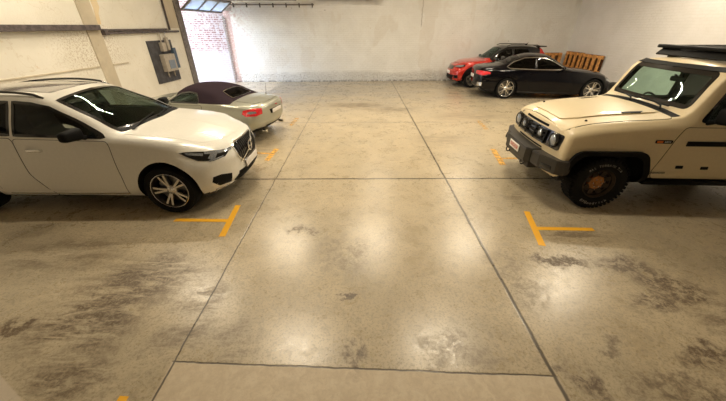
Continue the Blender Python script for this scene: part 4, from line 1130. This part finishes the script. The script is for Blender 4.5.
def mat_wall(name, base, base2, rough_band=False, brick=True, stain=(.55, .38, .20), stain_k=.35):
    t = NT(name); p = t.pos(); s = t.sep(p)
    # brick coordinates: run along the wall, z up
    hcoord = t.math('ADD', s[0], s[1])
    wv = t.math('MULTIPLY', t.math('SUBTRACT', t.noise(p, 5, 4, .7), .5), .07)
    v = t.n('ShaderNodeCombineXYZ', {0: t.math('ADD', hcoord, wv), 1: t.math('ADD', s[2], wv), 2: 0.0}).outputs[0]
    br = t.n('ShaderNodeTexBrick', {'Vector': v, 'Scale': 1.0, 'Mortar Size': .010, 'Mortar Smooth': .6, 'Brick Width': .23, 'Row Height': .085}).outputs['Fac']
    a = t.noise(p, 1.1, 6, .65, .5); b = t.noise(p, 7, 6, .7); g = t.noise(p, 40, 4, .7)
    c = t.mix(t.ramp(a, .3, .7), base, base2)
    c = t.mix(t.math('MULTIPLY', t.ramp(b, .60, .74), stain_k), c, stain)
    if brick: c = t.mix(t.math('MULTIPLY', br, .06), c, (.45, .40, .34))
    # scratches and small chips
    ch = t.math('MULTIPLY', t.ramp(g, .66, .74), t.ramp(b, .52, .62))
    c = t.mix(t.math('MULTIPLY', ch, .55), c, (.30, .26, .23))
    h = t.math('ADD', t.math('MULTIPLY', br, -.22 if brick else 0.0), t.math('ADD', t.math('MULTIPLY', b, .4), t.math('MULTIPLY', g, .25)))
    if 'cream' in name:   # rusty flecks around the pilaster, long hairline cracks
        zn = t.math('MULTIPLY', t.ramp(t.math('ABSOLUTE', t.math('ADD', s[1], 7.35)), 1.5, .2), t.ramp(t.math('ABSOLUTE', t.math('SUBTRACT', s[2], 1.95)), .75, .2))
        fl = t.math('MULTIPLY', zn, t.ramp(t.noise(p, 24, 5, .8), .50, .60)); c = t.mix(t.math('MULTIPLY', fl, .8), c, (.34, .22, .11))
        cr = t.n('ShaderNodeTexVoronoi', {'Vector': t.n('ShaderNodeVectorMath', {0: p, 1: t.n('ShaderNodeTexNoise', {'Vector': p, 'Scale': 3.0, 'Detail': 5}).outputs[1]}, operation='ADD').outputs[0], 'Scale': .8}, feature='DISTANCE_TO_EDGE').outputs[0]
        c = t.mix(t.math('MULTIPLY', t.ramp(cr, .010, .003), .2), c, (.45, .33, .18))
    if rough_band:
        bz = t.math('MULTIPLY', t.ramp(s[0], 1.7, .1), t.ramp(t.noise(p, 9, 6, .75), .48, .60)); bz = t.math('MULTIPLY', bz, t.ramp(s[2], 1.0, 2.2))
        ed = t.math('MULTIPLY', t.ramp(s[0], .34, .26), t.ramp(t.noise(p, 14, 5, .75), .36, .50)); bz = t.math('MAXIMUM', t.math('MULTIPLY', bz, .55), t.math('MULTIPLY', ed, .65))
        c = t.mix(bz, c, (.46, .20, .17))
        m = t.math('MULTIPLY', t.ramp(t.math('ADD', s[2], t.math('MULTIPLY', a, .5)), 0.80, .48), 1.0)
        vo = t.n('ShaderNodeTexVoronoi', {'Vector': t.scale(p, (1, 1, 1.6)), 'Scale': 9.0}).outputs[0]
        pk = t.math('MULTIPLY', m, t.ramp(t.noise(p, 16, 5, .75), .50, .64))
        c = t.mix(t.math('MULTIPLY', pk, .55), c, (.46, .41, .36))
        h = t.math('ADD', h, t.math('MULTIPLY', pk, -2.6))
        ln = t.math('MULTIPLY', t.ramp(t.math('ABSOLUTE', t.math('SUBTRACT', t.math('ADD', s[0], t.math('MULTIPLY', t.noise(p, 6, 4), .12)), 9.1)), .035, .012), t.ramp(s[2], 2.3, 2.5)); c = t.mix(t.math('MULTIPLY', ln, .6), c, (.34, .30, .26))
        pt = t.ramp(t.noise(t.scale(p, (1, 1, .55)), .9, 3), .56, .60); c = t.mix(t.math('MULTIPLY', pt, .28), c, (.66, .60, .52))
        hz = t.math('MULTIPLY', t.ramp(t.noise(t.scale(p, (.35, 1, 7)), 3.2, 6, .75), .60, .66), t.ramp(b, .42, .55)); c = t.mix(t.math('MULTIPLY', hz, .45), c, (.50, .44, .38))
        ho = t.ramp(t.n('ShaderNodeTexVoronoi', {'Vector': p, 'Scale': 1.5}).outputs[0], .035, .022); c = t.mix(t.math('MULTIPLY', ho, .8), c, (.10, .09, .08))
        # black scrape at the very foot
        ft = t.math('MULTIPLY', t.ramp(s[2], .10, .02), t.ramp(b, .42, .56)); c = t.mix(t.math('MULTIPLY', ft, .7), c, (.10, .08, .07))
    t.bsdf(Base_Color=c, Roughness=.8, Normal=t.bump(h, .8, .03))
    return t.m

def mat_outside():
    t = NT('flaking_whitewash_on_red_brick'); p = t.pos(); s = t.sep(p)
    v = t.n('ShaderNodeCombineXYZ', {0: s[0], 1: s[2], 2: 0.0}).outputs[0]
    bn = t.n('ShaderNodeTexBrick', {'Vector': v, 'Color1': (.16, .045, .04, 1), 'Color2': (.22, .08, .065, 1), 'Mortar': (.42, .38, .37, 1), 'Scale': 1.0, 'Mortar Size': .016, 'Brick Width': .23, 'Row Height': .085})
    m = t.ramp(t.noise(p, 8, 6, .75), .40, .56)
    zone = t.math('ADD', .25, t.math('MULTIPLY', t.ramp(s[2], 1.25, 1.5), .75))
    c = t.mix(t.math('MULTIPLY', m, t.math('MULTIPLY', zone, .85)), (.42, .40, .42), bn.outputs[0])
    t.bsdf(Base_Color=c, Roughness=.85, Normal=t.bump(bn.outputs['Fac'], .4, .01))
    return t.m

M['floor'] = mat_floor()
M['wall_back'] = mat_wall('rough_whitewashed_back_wall', (.76, .745, .71), (.83, .82, .79), True)
M['wall_right'] = mat_wall('whitewashed_side_wall', (.76, .74, .72), (.82, .80, .79), False, True, stain_k=.15)
M['wall_left'] = mat_wall('cream_plastered_side_wall', (.80, .76, .66), (.87, .83, .74), False, False, (.60, .40, .18), .65)
M['pilaster'] = mat_wall('tan_stained_pilaster_plaster', (.52, .45, .34), (.64, .56, .43), False, False, (.35, .20, .08), .7)
M['ochre'] = mat_wall('ochre_chipped_plaster', (.75, .56, .30), (.82, .68, .46), False, False, (.35, .22, .12), .6)
M['ceiling'] = simple('ribbed_ceiling_sheet', (.50, .46, .40), .8)
M['rust_steel'] = simple('painted_roof_steel', (.20, .13, .09), .6, .2, var=.3, scale=6)
M['door_steel'] = simple('weathered_door_steel', (.20, .175, .155), .55, .4, var=.25, scale=12)
M['tray'] = simple('dusty_grey_conduit', (.115, .095, .095), .6, .2, var=.35, scale=14)
M['conduit'] = simple('dark_conduit', (.07, .055, .05), .6, .1, var=.3, scale=14)
M['board'] = simple('charcoal_backing_board', (.060, .058, .066), .6, var=.3, scale=8)
M['meter'] = simple('grey_beige_enclosure', (.42, .37, .31), .5, var=.1, scale=9)
M['meter_face'] = simple('blue_grey_cover', (.20, .24, .30), .3, var=.1)
M['blue_panel'] = simple('blue_steel_strip', (.07, .11, .17), .4, .2)
M['yellow'] = None
t = NT('worn_yellow_road_paint'); p = t.pos()
wn = t.noise(p, 18, 6, .75)
t.bsdf(Base_Color=t.mix(t.ramp(wn, .55, .72), (.92, .47, .02), (.70, .42, .10)), Roughness=.55)
M['yellow'] = t.m
def worn_yellow(name, lo, hi):
    t = NT(name); p = t.pos(); wn = t.noise(p, 9, 6, .75)
    b = t.bsdf(Base_Color=(.72, .40, .07), Roughness=.6, Alpha=t.ramp(wn, lo, hi))
    return t.m
M['yellow_worn'] = worn_yellow('half_worn_yellow_road_paint', .62, .44)
M['yellow_faint'] = worn_yellow('nearly_worn_away_yellow_road_paint', .54, .36)
M['pane'] = None
t = NT('frosted_door_pane')
a = t.n('ShaderNodeBsdfTranslucent', {0: (.80, .86, .92)}); b = t.n('ShaderNodeBsdfTransparent', {0: (.80, .86, .92)})
mx = t.n('ShaderNodeMixShader', {0: .6, 1: a, 2: b}); t.t.links.new(mx.outputs[0], t.out.inputs[0]); M['pane'] = t.m
t = NT('yard_concrete'); t.bsdf(Base_Color=(.62, .62, .62), Roughness=.8); M['yard'] = t.m
M['lamp_body'] = simple('lamp_housing', (.55, .55, .55), .4, .3)
M['lamp_glow'] = emissive('warm_lamp_diffuser', (1.0, .83, .58), 8.0)

CZ = 4.9            # ceiling height
# floor
bm = bmesh.new(); box(bm, -10, 10.6, -4, 17.0, -.2, 0); struct('floor', bm, M['floor'])
# back wall: runs from the left corner out into the yard as well
ang = math.atan2(.65, 16.45)
WB0 = Vector((-6.2, 15.95, 0))
bm = bmesh.new(); box(bm, 0, 16.62, 0, .3, 0, CZ + .1); struct('wall_back', bm, M['wall_back'], WB0, ang)
bm = bmesh.new(); box(bm, -14, -6.205, 15.95, 16.25, -.02, 4.6); struct('wall_outside', bm, mat_outside())
bm = bmesh.new(); box(bm, -17, -10.0, 6, 16.1, -.2, -.02); box(bm, -10.0, -9.9, 6, 16.1, -.2, -.02); struct('ground', bm, M['yard'])
# right wall
bm = bmesh.new(); box(bm, 10.25, 10.55, -4, 16.7, 0, CZ + .1); struct('wall_right', bm, M['wall_right'])
# left wall frame: local +y runs along the wall to the back corner, local +x into the room
LA = -math.atan(.0775)
LO = Vector((-6.2, 15.9, 0))
def on_left(o): o.location = LO; o.rotation_euler = (0, 0, LA); return o
def S_(Y): return (Y - 15.9) * math.sqrt(1 + .0775 ** 2)
y_open0, y_open1 = S_(12.72), S_(15.86)
bm = bmesh.new()
box(bm, -.3, 0, S_(-4), y_open0, 0, CZ + .1)
box(bm, -.3, 0, y_open0, .12, 3.55, CZ + .1)
struct('wall_left', bm, M['wall_left'], LO, LA)
# lower plaster band on the left wall below the ledge
bm = bmesh.new(); box(bm, 0, .012, S_(-4), S_(8.55), 0, 1.52); box(bm, 0, .012, S_(8.95), S_(9.5), 0, 1.52); struct('trim_1', bm, M['wall_left'], LO, LA)
bm = bmesh.new(); box(bm, 0, .035, S_(-4), S_(8.54), 1.50, 1.525); box(bm, 0, .035, S_(8.96), S_(9.5), 1.50, 1.525); struct('trim_5', bm, M['pilaster'], LO, LA)
# pilaster and flaked plaster beside it
bm = bmesh.new(); box(bm, 0, .03, S_(8.55), S_(8.95), 0, CZ); struct('trim_2', bm, M['pilaster'], LO, LA)
bm = bmesh.new(); prism(bm, [(S_(8.96), 2.46), (S_(9.08), 2.46), (S_(9.12), 2.7), (S_(9.22), 2.85), (S_(9.2), 3.1), (S_(9.25), CZ), (S_(8.99), CZ), (S_(9.02), 2.8)], lambda p, q, h: Vector((h, p, q)), 0, .006)
struct('trim_3', bm, M['ochre'], LO, LA)
bm = bmesh.new(); box(bm, 0, .006, S_(11.80), S_(12.38), 2.36, CZ); struct('trim_4', bm, M['pilaster'], LO, LA)
# wall behind camera and ceiling
bm = bmesh.new(); box(bm, -10, 10.6, -4.3, -4, 0, CZ + .1); struct('wall_near', bm, M['wall_right'])
bm = bmesh.new()
box(bm, -8.2, 10.6, -4.3, 16.8, CZ, CZ + .15)
struct('ceiling', bm, M['ceiling'])
# roof beam just above the top of the view, bottom flange showing
b = bmesh.new(); box(b, -2.05, .95, 15.86, 15.98, 3.43, 3.62); box(b, -2.05, -1.95, 15.86, 16.1, 3.62, CZ); box(b, .85, .95, 15.86, 16.1, 3.62, CZ)
o = obj('steel_lintel', b, M['rust_steel'], smooth=False); tag(o, 'rusty brown steel beam on the back wall at the top of the view', 'beam')

# door opening posts
bm = bmesh.new(); box(bm, .002, .05, S_(12.40), S_(12.70), 0, 3.6); o = on_left(obj('door_post', bm, M['door_steel'], smooth=False)); tag(o, 'grey-brown steel post at the near side of the bright doorway', 'post')
bm = bmesh.new(); box(bm, -.02, .03, y_open1 - .02, y_open1 + .03, 0, 2.80)
for k in range(28): box(bm, .03, .07, y_open1 - .02, y_open1 + .02, .04 + k * .098, .09 + k * .098)
o = on_left(obj('door_track', bm, M['door_steel'], smooth=False)); tag(o, 'notched vertical steel door track where the doorway meets the back wall', 'door track')
# overhead sectional door, drawn up
y_open0 += .06; y_open1 -= .22
root = thing('overhead_door', 'raised overhead door with pale panes above the bright doorway', 'door', LO, LA)
def door_frame(p, q, h): return Vector((.05 + q * math.cos(.62) - h * math.sin(.62), p, 2.90 + q * math.sin(.62) + h * math.cos(.62)))
bm = bmesh.new(); L0, L1 = y_open0 - .02, y_open1 + .02
for q0, q1 in ((0, .07), (.62, .70)): prism(bm, [(L0, q0), (L1, q0), (L1, q1), (L0, q1)], door_frame, 0, .05)
for k in range(4):
    y = L0 + (L1 - L0) * k / 3; prism(bm, [(y - .05, .0), (y + .05, .0), (y + .05, .70), (y - .05, .70)], door_frame, 0, .05)
obj('door_frame', bm, M['door_steel'], root, smooth=False)
for k in range(3):
    a = L0 + (L1 - L0) * k / 3 + .05; b = L0 + (L1 - L0) * (k + 1) / 3 - .05
    bm = bmesh.new(); prism(bm, [(a, .07), (b, .07), (b, .62), (a, .62)], door_frame, .02, .03); obj('door_pane', bm, M['pane'], root, smooth=False)
bm = bmesh.new()
e = door_frame(0, .70, 0); L1 -= .45
for k in range(4): box(bm, e.x + .02 + k * .75, e.x + .74 + k * .75, L0, L1, e.z + .02, e.z + .07, .01)
obj('door_panel', bm, M['door_steel'], root, smooth=False)
# horizontal track with hangers along the back wall
root = thing('door_rail', 'horizontal door rail with small hangers along the top of the back wall', 'rail', WB0, ang)
bm = bmesh.new(); box(bm, .15, 4.1, -.10, -.03, 3.22, 3.27, .008); obj('rail', bm, M['door_steel'], root, smooth=False)
for k in range(7):
    bm = bmesh.new(); x = .55 + k * .58; box(bm, x - .02, x + .02, -.12, -.02, 3.14, 3.30, .006); obj('hanger', bm, M['conduit'], root, smooth=False)
bm = bmesh.new(); tube(bm, [(.18, -.12, 3.05), (.30, -.12, 3.22), (.20, -.12, 3.32), (.05, -.14, 3.20), (.18, -.12, 3.05)], .03, 8); box(bm, .05, .42, -.16, -.10, 3.0, 3.12, .02); obj('pulley', bm, M['meter'], root)

# cable tray on the left wall
bm = bmesh.new(); box(bm, .02, .12, S_(-3), S_(8.9), 2.33, 2.45, .01); box(bm, .17, .20, S_(-3), S_(8.9), 2.345, 2.36)
o = on_left(obj('cable_tray', bm, M['tray'], smooth=False)); tag(o, 'long dusty grey cable tray running along the left wall above the white car', 'cable tray')
bm = bmesh.new(); box(bm, .02, .09, S_(9.0), S_(11.6), 2.30, 2.355, .01); box(bm, .02, .10, S_(9.0), S_(12.2), 2.235, 2.29, .01); box(bm, .02, .14, S_(8.95), S_(9.08), 2.22, 2.36)
o = on_left(obj('cable_trunking', bm, M['tray'], smooth=False)); tag(o, 'thin grey double pipe from the pilaster to the doorway post', 'pipe')
bm = bmesh.new(); tube(bm, [(.06, S_(11.75), CZ), (.06, S_(11.75), 2.31)], .032, 8)
o = on_left(obj('vertical_conduit', bm, M['conduit'])); tag(o, 'dark vertical conduit dropping to the electrical board', 'pipe')
# electrical board
root = thing('electrical_board', 'charcoal electrical board with a grey-beige meter box on the left wall', 'electrical panel', LO, LA)
bm = bmesh.new(); box(bm, 0, .04, S_(10.49), S_(11.66), .77, 2.02, .004); obj('backing_board', bm, M['board'], root, smooth=False)
bm = bmesh.new(); box(bm, .04, .20, S_(10.86), S_(11.42), 1.10, 1.62, .015); mb = obj('meter_box', bm, M['meter'], root, smooth=False)
bm = bmesh.new(); box(bm, .20, .215, S_(11.02), S_(11.32), 1.18, 1.44, .004); obj('meter_cover', bm, M['meter_face'], mb, smooth=False)
bm = bmesh.new(); box(bm, .04, .16, S_(11.0), S_(11.18), 1.70, 1.96, .012); obj('junction_box', bm, M['meter'], root, smooth=False)
bm = bmesh.new(); box(bm, .04, .13, S_(11.30), S_(11.42), 1.72, 2.10, .012); obj('isolator', bm, M['meter'], root, smooth=False)
bm = bmesh.new(); box(bm, .04, .14, S_(11.50), S_(11.66), 1.15, 1.78, .008); obj('blue_enclosure', bm, M['blue_panel'], root, smooth=False)
for yy in (10.98, 11.3):
    bm = bmesh.new(); tube(bm, [(.10, S_(yy), 1.11), (.10, S_(yy), .98), (.07, S_(yy + .05), .92)], .02, 6); obj('cable_drop', bm, M['meter'], root)
bm = bmesh.new(); tube(bm, [(.08, S_(11.09), 1.95), (.08, S_(11.12), 2.22)], .018, 6); obj('cable_drop', bm, M['meter'], root)
bm = bmesh.new(); tube(bm, [(.08, S_(11.36), 2.08), (.08, S_(11.40), 2.22)], .018, 6)
obj('cable_drop', bm, M['meter'], root)

# wooden pallets standing on edge against the back right corner
def pallet(label, x, y, rz, w=1.2, h=1.34):
    root = thing('wooden_pallet', label, 'pallet', (x, y, 0), rz, None)
    # local: width along y, thickness along x (front face at -x)
    for y0 in (-w / 2, -.05, w / 2 - .10):
        for z0 in (0, h * .5 - .07, h - .14):
            bm = bmesh.new(); box(bm, -.035, .045, y0, y0 + .10, z0, z0 + .14, .003); obj('block', bm, M['wood'], root, smooth=False)
    for z0 in (.01, h * .5 - .05, h - .11):
        bm = bmesh.new(); box(bm, -.057, -.036, -w / 2, w / 2, z0, z0 + .10, .003); obj('cross_board', bm, M['wood'], root, smooth=False)
    for k, wd in enumerate((.17, .20, .20, .17)):
        yc = -w / 2 + .085 + (w - .17) * k / 3
        bm = bmesh.new(); box(bm, -.079, -.058, yc - wd / 2, yc + wd / 2, 0, h, .003); obj('slat', bm, M['wood'], root, smooth=False)
    bm = bmesh.new(); box(bm, .046, .066, -w / 2, w / 2, 0, h, .003); obj('back_boards', bm, M['shaded_wood'], root, smooth=False)
    return root
pallet('orange wooden pallet standing against the right wall, nearer of two', 10.13, 14.42, 0)
pallet('orange wooden pallet standing against the right wall, in the far corner', 10.13, 15.72, 0, 1.2, 1.36)
pallet('orange wooden pallet standing against the back wall between the red car and the corner', 9.30, 16.40, PI / 2 + ang, 1.2, 1.28)

# yellow bay marks: thin paint on the floor
def mark(label, polys, mat, name='parking_mark', group=None):
    bm = bmesh.new()
    for k, pl in enumerate(polys): prism(bm, pl, lambda p, q, h: Vector((p, q, h)), .0005, .0026 + k * .0004)
    o = obj(name, bm, mat, smooth=False); tag(o, label, 'floor marking', group)
def bar(x0, y0, x1, y1, w):
    d = Vector((x1 - x0, y1 - y0)).normalized(); n = Vector((-d.y, d.x)) * w / 2
    return [(x0 + n.x, y0 + n.y), (x1 + n.x, y1 + n.y), (x1 - n.x, y1 - n.y), (x0 - n.x, y0 - n.y)]

mark('yellow painted T mark on the floor in front of the white car', [bar(-1.93, 4.05, -1.86, 3.24, .085), bar(-2.70, 3.64, -1.9, 3.62, .075)], M['yellow'])
mark('yellow painted T mark on the floor near the front wheel of the cream off-road vehicle', [bar(2.50, 3.84, 2.31, 3.02, .085), bar(2.42, 3.40, 3.20, 3.37, .075)], M['yellow'])
mark('worn yellow mark beyond the white car, beside the silver convertible', [bar(-1.93, 6.55, -1.97, 5.85, .11), bar(-2.5, 6.30, -1.95, 6.25, .07)], M['yellow_worn'])
mark('worn yellow mark just beyond the bumper of the cream off-road vehicle', [bar(3.0, 6.50, 2.86, 5.60, .12), bar(2.93, 5.95, 3.5, 5.95, .07)], M['yellow_worn'])
mark('faint yellow mark farthest along on the right, before the black coupe', [bar(3.46, 8.85, 3.40, 8.0, .13)], M['yellow_faint'])
mark('faint yellow mark farthest along on the left, past the silver convertible', [bar(-1.95, 9.2, -1.97, 8.4, .13)], M['yellow_faint'])
mark('yellow mark cut off by the lower left edge of the view', [bar(-1.80, 1.24, -1.84, .5, .07)], M['yellow'])

build_white_suv(); build_offroader(); build_coupe(); build_red(); build_roadster()

# =================================================================== LIGHT
def area(name, loc, size, power, col, rot=(0, 0, 0), size_y=None, spread=None):
    l = bpy.data.lights.new(name, 'AREA'); l.energy = power; l.color = col; l.shape = 'DISK' if not size_y else 'RECTANGLE'; l.size = size
    if size_y: l.size_y = size_y
    if spread: l.spread = spread
    o = bpy.data.objects.new(name, l); COL.objects.link(o); o.location = loc; o.rotation_euler = rot
    return o
WARM = (1.0, .87, .66)
LAMPS = [(-2.7, 8.9, 88), (.35, 9.0, 88), (3.9, 9.0, 88), (-1.6, 4.8, 62), (1.9, 4.8, 62), (-4.8, 6.6, 72), (6.2, 6.8, 85), (8.4, 10.2, 85), (.8, 13.4, 34), (4.9, 13.6, 55)]  # rows mirrored in the floor are inferred; side and back lamps added for even light
proto = None
for i, (x, y, watts) in enumerate(LAMPS):
    if proto is None:
        proto = thing('ceiling_lamp', 'long warm strip lamp on the ceiling, out of view, some of the set added for even light', 'lamp', (x, y, CZ), 0, 'ceiling lamps')
        bm = bmesh.new(); box(bm, -.64, .64, -.14, .14, -.09, -.002, .015); obj('lamp_housing', bm, M['lamp_body'], proto)
        bm = bmesh.new(); box(bm, -.60, .60, -.04, .04, -.11, -.088, .008); obj('lamp_diffuser', bm, M['lamp_glow'], proto)
        o = proto
    else:
        o = copy_tree(proto); o.location = (x, y, CZ)
    area('lamp_light', (x, y, CZ - .12), 1.2, watts, WARM, size_y=.08)

# daylight through the doorway
w = bpy.data.worlds.new('sky'); bpy.context.scene.world = w; w.use_nodes = True
nt = w.node_tree; nt.nodes.clear()
sky = nt.nodes.new('ShaderNodeTexSky'); sky.sky_type = 'NISHITA'; sky.sun_disc = False; sky.sun_elevation = math.radians(48); sky.sun_rotation = math.radians(200)
bg = nt.nodes.new('ShaderNodeBackground'); bg.inputs[1].default_value = 1.05
ou = nt.nodes.new('ShaderNodeOutputWorld'); nt.links.new(sky.outputs[0], bg.inputs[0]); nt.links.new(bg.outputs[0], ou.inputs[0])
l = bpy.data.lights.new('sun', 'SUN'); l.energy = 2.2; l.angle = math.radians(.6); l.color = (1, .95, .88)
so = bpy.data.objects.new('sun', l); COL.objects.link(so); so.rotation_euler = Vector((.62, .06, -.72)).to_track_quat('-Z', 'Y').to_euler()
pt = bpy.data.lights.new('doorway_portal', 'AREA'); pt.shape = 'RECTANGLE'; pt.size = 2.92; pt.size_y = 2.9; pt.cycles.is_portal = True
po = bpy.data.objects.new('doorway_portal', pt); COL.objects.link(po)
ctr = LO + Matrix.Rotation(LA, 3, 'Z') @ Vector((-.15, (y_open0 + y_open1) / 2, 1.47)); po.location = ctr
po.rotation_euler = (Matrix.Rotation(LA, 3, 'Z') @ Vector((1, 0, 0))).to_track_quat('-Z', 'Y').to_euler()

# =================================================================== CAMERA
cam = bpy.data.cameras.new('camera'); co = bpy.data.objects.new('camera', cam); COL.objects.link(co)
cam.sensor_width = 36; cam.sensor_fit = 'HORIZONTAL'; cam.lens = 301.0 / 726 * 36; cam.clip_start = .02
co.location = (0, 0, 2.43); co.rotation_euler = (PI / 2 - .526, 0, -.0063)
sc = bpy.context.scene; sc.camera = co
sc.view_settings.view_transform = 'Standard'; sc.view_settings.look = 'None'; sc.view_settings.gamma = 1; sc.view_settings.exposure = 0.45; sc.view_settings.use_curve_mapping = False
sc.cycles.use_denoising = True; sc.cycles.max_bounces = 8; sc.cycles.diffuse_bounces = 4; sc.cycles.sample_clamp_indirect = 6
